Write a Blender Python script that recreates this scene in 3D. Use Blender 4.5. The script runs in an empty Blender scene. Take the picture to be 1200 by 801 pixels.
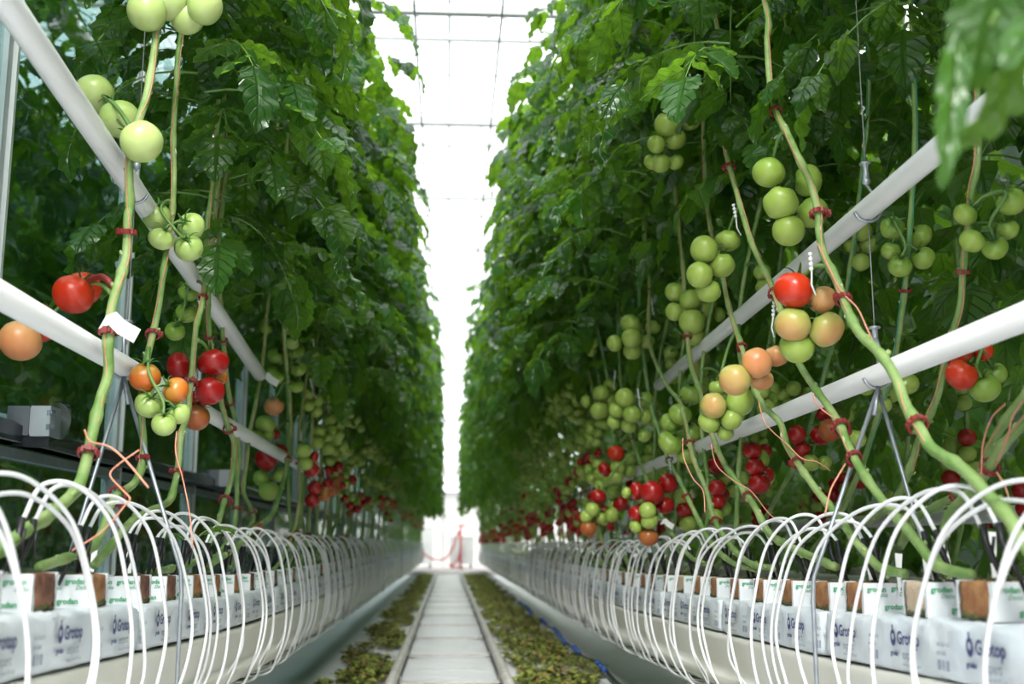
import bpy, math, random
from mathutils import Vector, Matrix, Quaternion
random.seed(11)
PI = math.pi
SC = bpy.context.scene
COL = SC.collection
V = Vector

# ------------------------------------------------------------------ camera
F_PX, W_PX, H_PX = 1333.0, 1200.0, 801.0
CAM = V((0, 0, 0.70))
THETA = math.atan(236.5 / F_PX)
PSI = math.atan(75 * math.cos(THETA) / F_PX)
FWD = V((math.sin(PSI) * math.cos(THETA), math.cos(PSI) * math.cos(THETA), math.sin(THETA)))
RGT = V((math.cos(PSI), -math.sin(PSI), 0))
UPV = RGT.cross(FWD)

def ray(px, py):
    return RGT * ((px - W_PX / 2) / F_PX) + UPV * ((H_PX / 2 - py) / F_PX) + FWD
def on_x(px, py, X):
    d = ray(px, py); return CAM + d * (X / d.x)
def on_y(px, py, Y):
    d = ray(px, py); return CAM + d * (Y / d.y)
def on_z(px, py, Z):
    d = ray(px, py); return CAM + d * ((Z - CAM.z) / d.z)

cam_d = bpy.data.cameras.new('camera')
cam = bpy.data.objects.new('camera', cam_d); COL.objects.link(cam)
cam_d.sensor_width = 36; cam_d.lens = F_PX / W_PX * 36
cam_d.clip_start = 0.05; cam_d.clip_end = 400
cam.matrix_world = Matrix.Translation(CAM) @ Matrix((RGT, UPV, -FWD)).transposed().to_4x4()
cam_d.dof.use_dof = True; cam_d.dof.focus_distance = 3.05; cam_d.dof.aperture_fstop = 3.0
SC.camera = cam

# ------------------------------------------------------------------ materials
def new_mat(name):
    m = bpy.data.materials.new(name); m.use_nodes = True
    nt = m.node_tree
    return m, nt, nt.nodes['Principled BSDF'], nt.nodes['Material Output']

def mat(name, c1, c2=None, rough=0.5, scale=20.0, bump=0.0, bscale=60.0, metal=0.0, spec=0.5, coat=0.0, sss=0.0, lo=0.35, hi=0.65, detail=4.0):
    m, nt, b, out = new_mat(name)
    b.inputs['Roughness'].default_value = rough
    b.inputs['Metallic'].default_value = metal
    b.inputs['Specular IOR Level'].default_value = spec
    b.inputs['Coat Weight'].default_value = coat
    tc = nt.nodes.new('ShaderNodeTexCoord')
    if c2 is None:
        b.inputs['Base Color'].default_value = (*c1, 1)
    else:
        n = nt.nodes.new('ShaderNodeTexNoise'); n.inputs['Scale'].default_value = scale; n.inputs['Detail'].default_value = detail
        nt.links.new(tc.outputs['Object'], n.inputs['Vector'])
        r = nt.nodes.new('ShaderNodeValToRGB')
        r.color_ramp.elements[0].position = lo; r.color_ramp.elements[0].color = (*c1, 1)
        r.color_ramp.elements[1].position = hi; r.color_ramp.elements[1].color = (*c2, 1)
        nt.links.new(n.outputs['Fac'], r.inputs['Fac']); nt.links.new(r.outputs['Color'], b.inputs['Base Color'])
    if bump:
        n2 = nt.nodes.new('ShaderNodeTexNoise'); n2.inputs['Scale'].default_value = bscale; n2.inputs['Detail'].default_value = 5
        nt.links.new(tc.outputs['Object'], n2.inputs['Vector'])
        bp = nt.nodes.new('ShaderNodeBump'); bp.inputs['Strength'].default_value = bump; bp.inputs['Distance'].default_value = 0.01
        nt.links.new(n2.outputs['Fac'], bp.inputs['Height']); nt.links.new(bp.outputs['Normal'], b.inputs['Normal'])
    if sss:
        b.inputs['Subsurface Weight'].default_value = sss
        b.inputs['Subsurface Radius'].default_value = (0.02, 0.02, 0.01); b.inputs['Subsurface Scale'].default_value = 0.5
    return m

def leaf_mat(name, dark, light, trans, tfac):
    m, nt, b, out = new_mat(name)
    N, K = nt.nodes.new, nt.links.new
    uv = N('ShaderNodeUVMap'); uv.uv_map = 'UVMap'
    rn = N('ShaderNodeUVMap'); rn.uv_map = 'rnd'
    s = N('ShaderNodeSeparateXYZ'); K(uv.outputs[0], s.inputs[0])
    sr = N('ShaderNodeSeparateXYZ'); K(rn.outputs[0], sr.inputs[0])
    def math_(op, a, bb=None, c=None):
        n = N('ShaderNodeMath'); n.operation = op
        for i, v in enumerate((a, bb, c)):
            if v is None: continue
            if isinstance(v, (int, float)): n.inputs[i].default_value = v
            else: K(v, n.inputs[i])
        return n.outputs[0]
    au = math_('ABSOLUTE', math_('SUBTRACT', s.outputs[0], 0.5))      # 0 at the midrib, .5 at the margin
    lat = math_('FRACT', math_('ADD', math_('MULTIPLY', s.outputs[1], 6.5), math_('MULTIPLY', au, -3.0)))
    latd = math_('ABSOLUTE', math_('SUBTRACT', lat, 0.5))              # .5 on a side vein
    v1 = math_('SMOOTH_MIN', math_('MULTIPLY', au, 14.0), 1.0, 0.1)
    v2 = math_('SMOOTH_MIN', math_('MULTIPLY', math_('SUBTRACT', 0.5, latd), 9.0), 1.0, 0.1)
    vein = math_('SUBTRACT', 1.0, math_('MINIMUM', v1, v2))
    geo = N('ShaderNodeTexCoord')
    nz = N('ShaderNodeTexNoise'); nz.inputs['Scale'].default_value = 14; nz.inputs['Detail'].default_value = 4
    K(geo.outputs['Object'], nz.inputs['Vector'])
    f = math_('ADD', math_('MULTIPLY', sr.outputs[0], 0.85), math_('MULTIPLY', nz.outputs['Fac'], 0.3))
    rp = N('ShaderNodeValToRGB'); e = rp.color_ramp.elements
    e[0].position = 0.2; e[0].color = (*dark, 1); e[1].position = 0.95; e[1].color = (*light, 1)
    K(f, rp.inputs['Fac'])
    mx = N('ShaderNodeMix'); mx.data_type = 'RGBA'; mx.inputs[7].default_value = (light[0] * 1.6, light[1] * 1.35, light[2] * 1.5, 1)
    K(math_('MULTIPLY', vein, 0.45), mx.inputs[0]); K(rp.outputs['Color'], mx.inputs[6])
    K(mx.outputs[2], b.inputs['Base Color'])
    b.inputs['Roughness'].default_value = 0.28; b.inputs['Specular IOR Level'].default_value = 0.6
    bp = N('ShaderNodeBump'); bp.inputs['Strength'].default_value = 0.8; bp.inputs['Distance'].default_value = 0.012
    K(math_('ADD', math_('MULTIPLY', vein, -0.8), math_('MULTIPLY', nz.outputs['Fac'], 0.8)), bp.inputs['Height'])
    K(bp.outputs['Normal'], b.inputs['Normal'])
    tr = N('ShaderNodeBsdfTranslucent')
    mt = N('ShaderNodeMix'); mt.data_type = 'RGBA'; mt.inputs[6].default_value = (*trans, 1); mt.inputs[7].default_value = (trans[0] * .6, trans[1] * .55, trans[2] * .6, 1)
    K(vein, mt.inputs[0]); K(mt.outputs[2], tr.inputs['Color'])
    ms = N('ShaderNodeMixShader'); ms.inputs[0].default_value = tfac
    K(b.outputs[0], ms.inputs[1]); K(tr.outputs[0], ms.inputs[2]); K(ms.outputs[0], out.inputs['Surface'])
    return m

def glass_mat(name, tint, gloss=0.0, ior=1.45, streak=False):
    m, nt, b, out = new_mat(name)
    N, K = nt.nodes.new, nt.links.new
    t = N('ShaderNodeBsdfTransparent'); t.inputs[0].default_value = (*tint, 1)
    g = N('ShaderNodeBsdfGlossy'); g.inputs['Roughness'].default_value = 0.03
    fr = N('ShaderNodeFresnel'); fr.inputs[0].default_value = ior
    geo = N('ShaderNodeNewGeometry'); iv = N('ShaderNodeMath'); iv.operation = 'SUBTRACT'; iv.inputs[0].default_value = 1.0; K(geo.outputs['Backfacing'], iv.inputs[1])
    ml = N('ShaderNodeMath'); ml.operation = 'MULTIPLY'; K(fr.outputs[0], ml.inputs[0]); K(iv.outputs[0], ml.inputs[1])      # no total reflection inside a thin pane
    mx = N('ShaderNodeMixShader'); K(ml.outputs[0], mx.inputs[0]); K(t.outputs[0], mx.inputs[1]); K(g.outputs[0], mx.inputs[2])
    K(mx.outputs[0], out.inputs['Surface'])
    return m

def ripe_mat(name, stops, rough=0.28, var=0.25):
    """fruit skin: colour runs from the blossom end (z=-.5) to the shoulder (z=+.5) with a soft blotch"""
    m, nt, b, out = new_mat(name)
    N, K = nt.nodes.new, nt.links.new
    tc = N('ShaderNodeTexCoord'); s = N('ShaderNodeSeparateXYZ'); K(tc.outputs['Object'], s.inputs[0])
    nz = N('ShaderNodeTexNoise'); nz.inputs['Scale'].default_value = 1.6; nz.inputs['Detail'].default_value = 3
    oi = N('ShaderNodeObjectInfo')
    va = N('ShaderNodeVectorMath'); va.operation = 'ADD'
    cx = N('ShaderNodeCombineXYZ'); mu = N('ShaderNodeMath'); mu.operation = 'MULTIPLY'; mu.inputs[1].default_value = 30
    K(oi.outputs['Random'], mu.inputs[0]); K(mu.outputs[0], cx.inputs[0])
    K(tc.outputs['Object'], va.inputs[0]); K(cx.outputs[0], va.inputs[1]); K(va.outputs[0], nz.inputs['Vector'])
    a = N('ShaderNodeMath'); a.operation = 'ADD'; a.inputs[1].default_value = 0.5; K(s.outputs[2], a.inputs[0])
    c = N('ShaderNodeMath'); c.operation = 'MULTIPLY_ADD'; c.inputs[1].default_value = var * 2; K(nz.outputs['Fac'], c.inputs[0])
    d = N('ShaderNodeMath'); d.operation = 'SUBTRACT'; d.inputs[1].default_value = var; K(a.outputs[0], d.inputs[0]); K(d.outputs[0], c.inputs[2])
    r = N('ShaderNodeValToRGB'); els = r.color_ramp.elements
    els[0].position = stops[0][0]; els[0].color = (*stops[0][1], 1)
    els[1].position = stops[-1][0]; els[1].color = (*stops[-1][1], 1)
    for p, cc in stops[1:-1]:
        q = els.new(p); q.color = (*cc, 1)
    K(c.outputs[0], r.inputs['Fac']); K(r.outputs['Color'], b.inputs['Base Color'])
    for q in els: q.color = (q.color[0] * .84, q.color[1] * .84, q.color[2] * .80, 1)
    b.inputs['Roughness'].default_value = rough; b.inputs['Specular IOR Level'].default_value = 0.5
    b.inputs['Subsurface Weight'].default_value = 0.12; b.inputs['Subsurface Scale'].default_value = 0.08
    b.inputs['Subsurface Radius'].default_value = (1.0, 0.8, 0.3)
    return m

M = {}
M['leaf'] = leaf_mat('leaf_green', (0.004, 0.020, 0.009), (0.036, 0.125, 0.024), (0.36, 0.72, 0.035), 0.34)
M['petiole'] = mat('petiole_green', (0.10, 0.22, 0.05), (0.20, 0.34, 0.09), 0.5, 8)
M['stem'] = mat('stem_green', (0.16, 0.31, 0.065), (0.36, 0.48, 0.18), 0.5, 14, bump=0.25, bscale=160)
M['scar'] = mat('stem_scar', (0.62, 0.66, 0.42), (0.45, 0.45, 0.25), 0.7, 60)
M['calyx'] = mat('calyx_green', (0.035, 0.12, 0.02), (0.07, 0.18, 0.03), 0.5, 20)
M['g'] = ripe_mat('fruit_pale_green', [(0.0, (0.66, 0.78, 0.32)), (0.5, (0.56, 0.72, 0.24)), (1.0, (0.38, 0.58, 0.14))], 0.3)
M['G'] = ripe_mat('fruit_green', [(0.0, (0.47, 0.61, 0.13)), (0.5, (0.36, 0.53, 0.09)), (1.0, (0.21, 0.40, 0.05))], 0.32)
M['b'] = ripe_mat('fruit_turning', [(0.1, (0.75, 0.42, 0.16)), (0.45, (0.55, 0.50, 0.14)), (0.8, (0.36, 0.50, 0.10))], 0.32, 0.3)
M['p'] = ripe_mat('fruit_peach', [(0.0, (0.82, 0.30, 0.12)), (0.6, (0.80, 0.42, 0.18)), (1.0, (0.66, 0.45, 0.15))], 0.32, 0.3)
M['o'] = ripe_mat('fruit_orange', [(0.0, (0.82, 0.13, 0.02)), (0.6, (0.78, 0.20, 0.03)), (1.0, (0.55, 0.30, 0.05))], 0.28, 0.3)
M['r'] = ripe_mat('fruit_red', [(0.0, (0.70, 0.035, 0.012)), (0.7, (0.72, 0.05, 0.012)), (1.0, (0.62, 0.10, 0.02))], 0.25)
M['R'] = ripe_mat('fruit_deep_red', [(0.0, (0.48, 0.012, 0.012)), (0.7, (0.42, 0.010, 0.010)), (1.0, (0.36, 0.02, 0.012))], 0.25)
M['k'] = ripe_mat('fruit_brown_red', [(0.0, (0.52, 0.12, 0.03)), (0.6, (0.46, 0.16, 0.04)), (1.0, (0.32, 0.22, 0.05))], 0.3, 0.3)
M['clip'] = mat('clip_maroon', (0.20, 0.018, 0.018), (0.30, 0.04, 0.035), 0.45, 80)
M['twine'] = mat('twine_orange', (0.70, 0.25, 0.15), (0.78, 0.38, 0.26), 0.7, 200)
M['twine_green'] = mat('twine_turquoise', (0.02, 0.28, 0.20), (0.03, 0.38, 0.28), 0.6, 200)
M['white_plastic'] = mat('white_plastic', (0.88, 0.89, 0.90), (0.93, 0.93, 0.94), 0.35, 5)
M['paper'] = mat('white_card', (0.85, 0.85, 0.84), (0.9, 0.9, 0.89), 0.7, 30)
M['pipe'] = mat('pipe_white_paint', (0.88, 0.88, 0.88), (0.92, 0.92, 0.915), 0.38, 6, bump=0.03, bscale=40)
M['gutter'] = mat('gutter_cream', (0.84, 0.82, 0.71), (0.90, 0.89, 0.82), 0.42, 3, bump=0.03, bscale=18)
M['slab'] = mat('slab_film', (0.76, 0.83, 0.90), (0.85, 0.90, 0.94), 0.33, 9, bump=0.5, bscale=22)
M['wrap'] = mat('cube_wrap', (0.80, 0.85, 0.87), (0.88, 0.90, 0.91), 0.45, 12, bump=0.2, bscale=40)
M['rockwool'] = mat('rockwool_brown', (0.30, 0.11, 0.045), (0.56, 0.30, 0.12), 0.9, 22, bump=0.6, bscale=120, lo=0.3, hi=0.7)
M['rockwool_dark'] = mat('rockwool_wet', (0.14, 0.05, 0.03), (0.42, 0.19, 0.11), 0.7, 25, bump=0.6, bscale=120)
M['rockwool_pale'] = mat('rockwool_pale', (0.66, 0.50, 0.34), (0.74, 0.60, 0.44), 0.9, 25, bump=0.5, bscale=120)
M['roots'] = mat('root_tips', (0.03, 0.045, 0.012), (0.09, 0.10, 0.03), 0.8, 60)
M['ink_green'] = mat('ink_green', (0.06, 0.40, 0.16), None, 0.5)
M['ink_navy'] = mat('ink_navy', (0.035, 0.045, 0.20), None, 0.5)
M['ink_grey'] = mat('ink_grey', (0.22, 0.25, 0.32), None, 0.5)
M['black'] = mat('black_plastic', (0.012, 0.012, 0.014), (0.02, 0.02, 0.022), 0.4, 40)
M['steel'] = mat('galvanised_steel', (0.36, 0.39, 0.44), (0.46, 0.49, 0.54), 0.38, 40, metal=0.6)
M['wire'] = mat('steel_wire', (0.34, 0.36, 0.38), None, 0.4, metal=0.7)
M['alu'] = mat('aluminium_bar', (0.40, 0.45, 0.46), (0.48, 0.53, 0.54), 0.4, 8, metal=0.3)
M['alu_white'] = mat('white_strip', (0.74, 0.78, 0.78), None, 0.45)
M['rail_dark'] = mat('dark_rail', (0.018, 0.022, 0.028), (0.035, 0.04, 0.048), 0.25, 12)
M['rail_grey'] = mat('grey_rail', (0.20, 0.24, 0.27), (0.28, 0.32, 0.35), 0.4, 12)
M['grey_box'] = mat('grey_abs', (0.44, 0.47, 0.51), (0.48, 0.51, 0.55), 0.45, 12)
M['grey_dark'] = mat('grey_abs_dark', (0.17, 0.19, 0.22), None, 0.45)
M['clear'] = glass_mat('clear_lid', (0.80, 0.83, 0.85), ior=1.6)
M['glass'] = glass_mat('side_glass', (0.45, 0.56, 0.55), ior=1.5)
M['roof_glass'] = glass_mat('roof_glass', (0.95, 0.97, 0.97), ior=1.3)
M['roof_steel'] = mat('roof_bar', (0.34, 0.36, 0.35), (0.42, 0.43, 0.42), 0.5, 4)
M['rail_pipe'] = mat('rail_pipe', (0.50, 0.47, 0.42), (0.66, 0.64, 0.60), 0.4, 10, bump=0.05)
M['sheet'] = mat('ground_sheet', (0.88, 0.89, 0.91), (0.94, 0.95, 0.96), 0.32, 3, bump=0.5, bscale=6, lo=0.3, hi=0.7)
def sheet_bump(m):
    nt = m.node_tree; N, K = nt.nodes.new, nt.links.new
    b = nt.nodes['Principled BSDF']; tc = N('ShaderNodeTexCoord'); mp = N('ShaderNodeMapping'); mp.inputs['Scale'].default_value = (2.0, 9.0, 1)
    n = N('ShaderNodeTexNoise'); n.inputs['Scale'].default_value = 1.6; n.inputs['Detail'].default_value = 6; n.inputs['Distortion'].default_value = 1.2
    K(tc.outputs['Object'], mp.inputs['Vector']); K(mp.outputs[0], n.inputs['Vector'])
    bp = N('ShaderNodeBump'); bp.inputs['Strength'].default_value = 0.9; bp.inputs['Distance'].default_value = 0.05
    K(n.outputs['Fac'], bp.inputs['Height']); K(bp.outputs[0], b.inputs['Normal'])
sheet_bump(M['sheet'])
M['concrete'] = mat('concrete', (0.50, 0.45, 0.43), (0.58, 0.53, 0.51), 0.8, 6)
M['litter_a'] = mat('litter_olive', (0.20, 0.26, 0.03), (0.36, 0.38, 0.08), 0.8, 30)
M['litter_b'] = mat('litter_brown', (0.24, 0.12, 0.04), (0.36, 0.22, 0.09), 0.8, 30)
M['litter_c'] = mat('litter_dark', (0.06, 0.09, 0.015), (0.12, 0.15, 0.03), 0.8, 30)
M['white_wall'] = mat('white_panel', (0.60, 0.61, 0.60), (0.68, 0.68, 0.67), 0.5, 2)
M['red_hose'] = mat('red_rubber', (0.55, 0.06, 0.07), (0.62, 0.1, 0.1), 0.5, 20)
M['light_blocker'] = mat('dark_green_blocker', (0.015, 0.04, 0.018), (0.03, 0.07, 0.03), 0.9, 6)  # dark tone of the added light-blocking side walls
M['blue'] = mat('blue_plastic', (0.03, 0.10, 0.38), (0.05, 0.14, 0.48), 0.4, 30)

# ------------------------------------------------------------------ mesh builder
class MB:
    def __init__(s): s.v, s.f, s.m, s.uv, s.rn = [], [], [], [], []
    def face(s, idx, m=0, uv=None, rn=0.5):
        s.f.append(tuple(idx)); s.m.append(m); s.uv.append(uv); s.rn.append(rn)
    def box(s, lo, hi, m=0, taper=0.0, M4=None):
        b = len(s.v); (x0, y0, z0), (x1, y1, z1) = lo, hi
        P = [V((x, y, z)) for z in (z0, z1) for (x, y) in ((x0, y0), (x1, y0), (x1, y1), (x0, y1))]
        if M4: P = [M4 @ p for p in P]
        s.v += P
        for q in ((0, 3, 2, 1), (4, 5, 6, 7), (0, 1, 5, 4), (1, 2, 6, 5), (2, 3, 7, 6), (3, 0, 4, 7)): s.face([b + i for i in q], m)
    def tube(s, pts, rad, n=8, m=0, cap=True):
        pts = [V(p) for p in pts]; k = len(pts)
        if not isinstance(rad, (list, tuple)): rad = [rad] * k
        b = len(s.v); nrm = None
        for i, p in enumerate(pts):
            t = (pts[min(i + 1, k - 1)] - pts[max(i - 1, 0)])
            t = t.normalized() if t.length > 1e-9 else V((0, 0, 1))
            if nrm is None:
                nrm = t.cross(V((0, 0, 1)) if abs(t.z) < 0.9 else V((1, 0, 0))).normalized()
            else:
                nrm = nrm - t * nrm.dot(t)
                nrm = nrm.normalized() if nrm.length > 1e-6 else t.orthogonal().normalized()
            bn = t.cross(nrm)
            for j in range(n):
                a = 2 * PI * j / n
                s.v.append(p + (nrm * math.cos(a) + bn * math.sin(a)) * rad[i])
        for i in range(k - 1):
            for j in range(n):
                a, c = b + i * n + j, b + i * n + (j + 1) % n
                s.face((a, c, c + n, a + n), m)
        if cap:
            s.face([b + j for j in range(n)][::-1], m); s.face([b + (k - 1) * n + j for j in range(n)], m)
    def sweep(s, prof, ys, zf, m=0, cap=True):
        """closed profile (x,z) swept along Y, lifted by zf(y)"""
        b = len(s.v); n = len(prof)
        for y in ys:
            z = zf(y)
            for (px, pz) in prof: s.v.append(V((px, y, z + pz)))
        for i in range(len(ys) - 1):
            for j in range(n):
                a, c = b + i * n + j, b + i * n + (j + 1) % n
                s.face((a, c, c + n, a + n), m)
        if cap:
            s.face([b + j for j in range(n)], m); s.face([b + (len(ys) - 1) * n + j for j in range(n)][::-1], m)
    def lathe(s, prof, n=16, m=0, M4=None):
        b = len(s.v)
        for (r, z) in prof:
            for j in range(n):
                a = 2 * PI * j / n; p = V((r * math.cos(a), r * math.sin(a), z)); s.v.append(M4 @ p if M4 else p)
        for i in range(len(prof) - 1):
            for j in range(n):
                a, c = b + i * n + j, b + i * n + (j + 1) % n
                s.face((a, c, c + n, a + n), m)
    def mesh(s, name, mats, smooth=True, uv=False):
        me = bpy.data.meshes.new(name)
        me.from_pydata([tuple(p) for p in s.v], [], s.f)
        for x in mats: me.materials.append(M[x] if isinstance(x, str) else x)
        me.polygons.foreach_set('material_index', s.m)
        me.polygons.foreach_set('use_smooth', [smooth] * len(s.f))
        if uv:
            l1, l2 = [], []
            for f, u, r in zip(s.f, s.uv, s.rn):
                for i in range(len(f)):
                    l1 += (u[i] if u else (0.5, 0.5)); l2 += (r, 0.0)
            a = me.uv_layers.new(name='UVMap'); a.data.foreach_set('uv', l1)
            c = me.uv_layers.new(name='rnd'); c.data.foreach_set('uv', l2)
        me.update()
        return me

def link(name, me, parent=None, loc=None, quat=None, scale=None):
    o = bpy.data.objects.new(name, me); COL.objects.link(o)
    if parent: o.parent = parent
    if loc is not None: o.location = loc
    if quat is not None: o.rotation_mode = 'QUATERNION'; o.rotation_quaternion = quat
    if scale is not None: o.scale = (scale,) * 3 if isinstance(scale, (int, float)) else scale
    return o
def tag(o, label, cat, group=None, kind=None):
    if label: o['label'] = label
    if cat: o['category'] = cat
    if group: o['group'] = group
    if kind: o['kind'] = kind
    return o
def empty(name, loc):
    o = bpy.data.objects.new(name, None); COL.objects.link(o); o.location = loc; o.empty_display_size = 0.05
    return o
def struct(name, me, parent=None):
    o = link(name, me, parent); o['kind'] = 'structure'; return o
def copy_tree(o, parent=None, loc=None):
    c = o.copy(); COL.objects.link(c)
    if parent: c.parent = parent
    if loc is not None: c.location = loc
    for ch in list(o.children): copy_tree(ch, c)
    return c

def crom(pts, step=6):
    """Catmull-Rom through pts"""
    P = [V(p) for p in pts]; out = []
    Q = [P[0] * 2 - P[1]] + P + [P[-1] * 2 - P[-2]]
    for i in range(1, len(Q) - 2):
        a, b, c, d = Q[i - 1:i + 3]
        for k in range(step):
            t = k / step
            out.append(0.5 * ((2 * b) + (c - a) * t + (2 * a - 5 * b + 4 * c - d) * t * t + (3 * b - a - 3 * c + d) * t ** 3))
    out.append(P[-1]); return out
def interp(keys, y):
    if y <= keys[0][0]: return keys[0][1]
    for (a, b), (c, d) in zip(keys, keys[1:]):
        if y <= c:
            t = (y - a) / (c - a); t = t * t * (3 - 2 * t) * 0.35 + t * 0.65
            return b + (d - b) * t
    return keys[-1][1]
ZL = [(0.4, 0.668), (1.5, 0.664), (1.85, 0.657), (2.2, 0.645), (3.0, 0.620), (4.15, 0.596), (6.0, 0.590), (60, 0.590)]
ZR = [(0.4, 0.652), (1.4, 0.648), (1.74, 0.643), (2.68, 0.612), (3.83, 0.590), (5.5, 0.562), (8.0, 0.556), (60, 0.556)]
def ztop(side, y): return interp(ZL if side < 0 else ZR, y)      # top of the rockwool cubes
def orient(a, b=V((0, 0, 1))):
    return b.rotation_difference(a)
XF = {-1: -0.70, 1: 0.88}           # aisle face of the cubes
XC = {-1: -0.75, 1: 0.93}           # centre line of the cubes
XG = {-1: -0.775, 1: 0.955}         # centre line of the gutter
CUBE_H, SLAB_H = 0.063, 0.105
ROW_NAME = {-1: 'the glass-side row', 1: 'the row opposite the glass'}
GUT_NAME = {-1: 'the glass-side gutter', 1: 'the gutter opposite the glass'}
HANG_Y = {-1: [2.82, 7.2, 11.6, 16.0, 20.4, 24.8], 1: [2.56, 6.9, 11.3, 15.7, 20.1, 24.5]}
ORD = ['first', 'second', 'third', 'fourth', 'fifth', 'sixth', 'seventh', 'eighth', 'ninth', 'tenth', 'eleventh', 'twelfth',
       'thirteenth', 'fourteenth', 'fifteenth', 'sixteenth', 'seventeenth', 'eighteenth', 'nineteenth', 'twentieth']
def bay(side, y):
    h = HANG_Y[side]; k = sum(1 for q in h if q < y)
    if k == 0: return 'before the first gutter hanger'
    if k >= len(h): return 'beyond the last gutter hanger'
    return 'between the %s and %s gutter hangers' % (ORD[k - 1], ORD[k])
ROW_END = 31.0

# ------------------------------------------------------------------ leaves
def leaflet(mb, org, ax, nrm, L, W, droop, fold, rows, cols, rnd, ph):
    ax = ax.normalized(); side = ax.cross(nrm).normalized(); nrm = side.cross(ax).normalized()
    b = len(mb.v); us = [(-1 + 2 * j / (cols - 1)) for j in range(cols)]
    tw = random.uniform(-0.5, 0.5); cur = random.uniform(0.1, 0.5)
    for i in range(rows + 1):
        t = i / rows
        w = W * 0.5 * (math.sin(PI * min(1, t ** 0.70)) ** 0.68) * (1.12 - 0.22 * t) + 0.0008
        ang = droop * t
        p = org + ax * (L * math.sin(ang) / max(droop, 1e-3) if droop > 1e-3 else L * t) - nrm * (L * (1 - math.cos(ang)) / max(droop, 1e-3))
        nn = (nrm * math.cos(ang) + ax * math.sin(ang))
        sd = side * math.cos(tw * t) + nn * math.sin(tw * t)
        tooth = (1.0 + (0.09 if i % 2 else -0.07)) if 0 < i < rows else 1.0
        for u in us:
            edge = abs(u) > 0.99
            ww = w * u * (tooth if edge else 1.0)
            h = fold * abs(ww) - cur * (ww * ww) / max(W, .01) * 1.3 + 0.006 * L / 0.12 * random.uniform(.6, 1) * math.sin(t * 21 + ph + abs(u) * 2.6) * (0.35 + 0.65 * abs(u)) * min(1, abs(u) * 3)
            fw = ax * (0.035 * L * (abs(u)) * (1 if i % 2 else 0.2)) if edge else V((0, 0, 0))
            mb.v.append(p + sd * ww + nn * h + fw)
    for i in range(rows):
        for j in range(cols - 1):
            a = b + i * cols + j
            uv = [((us[j] + 1) / 2, i / rows), ((us[j + 1] + 1) / 2, i / rows), ((us[j + 1] + 1) / 2, (i + 1) / rows), ((us[j] + 1) / 2, (i + 1) / rows)]
            mb.face((a, a + 1, a + cols + 1, a + cols), 0, uv, rnd)

def compound_leaf(mb, org, out, L, size, rows=9, cols=5, arch=0.35, drop=0.75, pairs=3, petiole=True):
    out = out.normalized(); up = V((0, 0, 1)); pts = []
    n = 7
    for i in range(n + 1):
        t = i / n
        pts.append(org + out * (L * (t - 0.18 * t * t)) + up * (L * (arch * t - drop * t * t)))
    if petiole: mb.tube(pts, [0.0042 * (1 - 0.65 * i / n) for i in range(n + 1)], 4, 1, cap=False)
    lr = random.random()
    def at(t):
        k = min(n - 1, int(t * n)); f = t * n - k
        return pts[k].lerp(pts[k + 1], f), (pts[k + 1] - pts[k]).normalized()
    for q in range(pairs):
        t = 0.40 + 0.5 * q / max(1, pairs - 1) if pairs > 1 else 0.6
        for sgn in (-1, 1):
            p, d = at(min(0.97, t + random.uniform(-.03, .03)))
            sd = d.cross(up).normalized() * sgn
            a = random.uniform(0.75, 1.2)
            ax = d * math.cos(a) + sd * math.sin(a) - up * random.uniform(-0.05, 0.35)
            s = size * random.uniform(0.7, 1.0) * (0.8 + 0.25 * (q > 0))
            nr = (up + V((random.uniform(-.5, .5), random.uniform(-.5, .5), 0))).normalized()
            base = p + ax.normalized() * 0.012
            leaflet(mb, base, ax, nr, s, s * random.uniform(0.5, 0.62), random.uniform(0.2, 1.3), random.uniform(0.0, 0.45), rows, cols,
                    max(0, min(1, lr * 0.6 + random.random() * 0.4)), random.uniform(0, 6))
            if q > 0 and rows > 5:      # small leaflet between the pairs
                ax2 = d * 0.6 + sd - up * random.uniform(0.1, 0.5)
                leaflet(mb, at(t - 0.12)[0], ax2, nr, s * 0.4, s * 0.22, 0.5, 0.2, 4, 3, lr, 0)
    p, d = at(1.0)
    leaflet(mb, p, d - up * 0.1, (up + out * 0.3), size * random.uniform(1.05, 1.3), size * random.uniform(0.62, 0.78), random.uniform(0.3, 1.2),
            random.uniform(0.0, 0.4), rows + (2 if rows > 5 else 0), cols, max(0, min(1, lr * 0.6 + random.random() * 0.4)), random.uniform(0, 6))

def foliage_mesh(name, height, n, L, rows, cols, bias=None, top_l=1.0, seed=0, stemmed=True, size=0.135):
    random.seed(seed); mb = MB(); ang = random.uniform(0, 6)
    for i in range(n):
        z = height * (i + random.uniform(-.4, .4)) / n
        ang += 2.39996 + random.uniform(-.35, .35)
        out = V((math.cos(ang), math.sin(ang) * 0.8, 0))
        r = 0.012
        l = L * random.uniform(0.75, 1.15) * (1.0 + (top_l - 1.0) * max(0, z / height))
        compound_leaf(mb, V((r * math.cos(ang), r * math.sin(ang), z)), out, l, size * random.uniform(0.8, 1.15), rows, cols,
                      random.uniform(0.15, 0.60), random.uniform(0.40, 0.80), 3)
    return mb.mesh(name, ['leaf', 'petiole'], uv=True)

FOL = [foliage_mesh('foliage_mesh', 1.75, 31, 0.43, 13, 7, seed=100 + i, size=0.155) for i in range(6)]
FOL_MID = [foliage_mesh('foliage_mesh_mid', 1.90, 35, 0.43, 6, 5, seed=200 + i, size=0.15) for i in range(5)]
FOL_FAR = [foliage_mesh('foliage_mesh_far', 2.05, 36, 0.46, 5, 3, seed=300 + i, size=0.15) for i in range(4)]
FOL_LOW = [foliage_mesh('foliage_mesh_low', 3.0, 50, 0.45, 5, 3, seed=400 + i, size=0.15) for i in range(3)]
random.seed(5)

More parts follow.
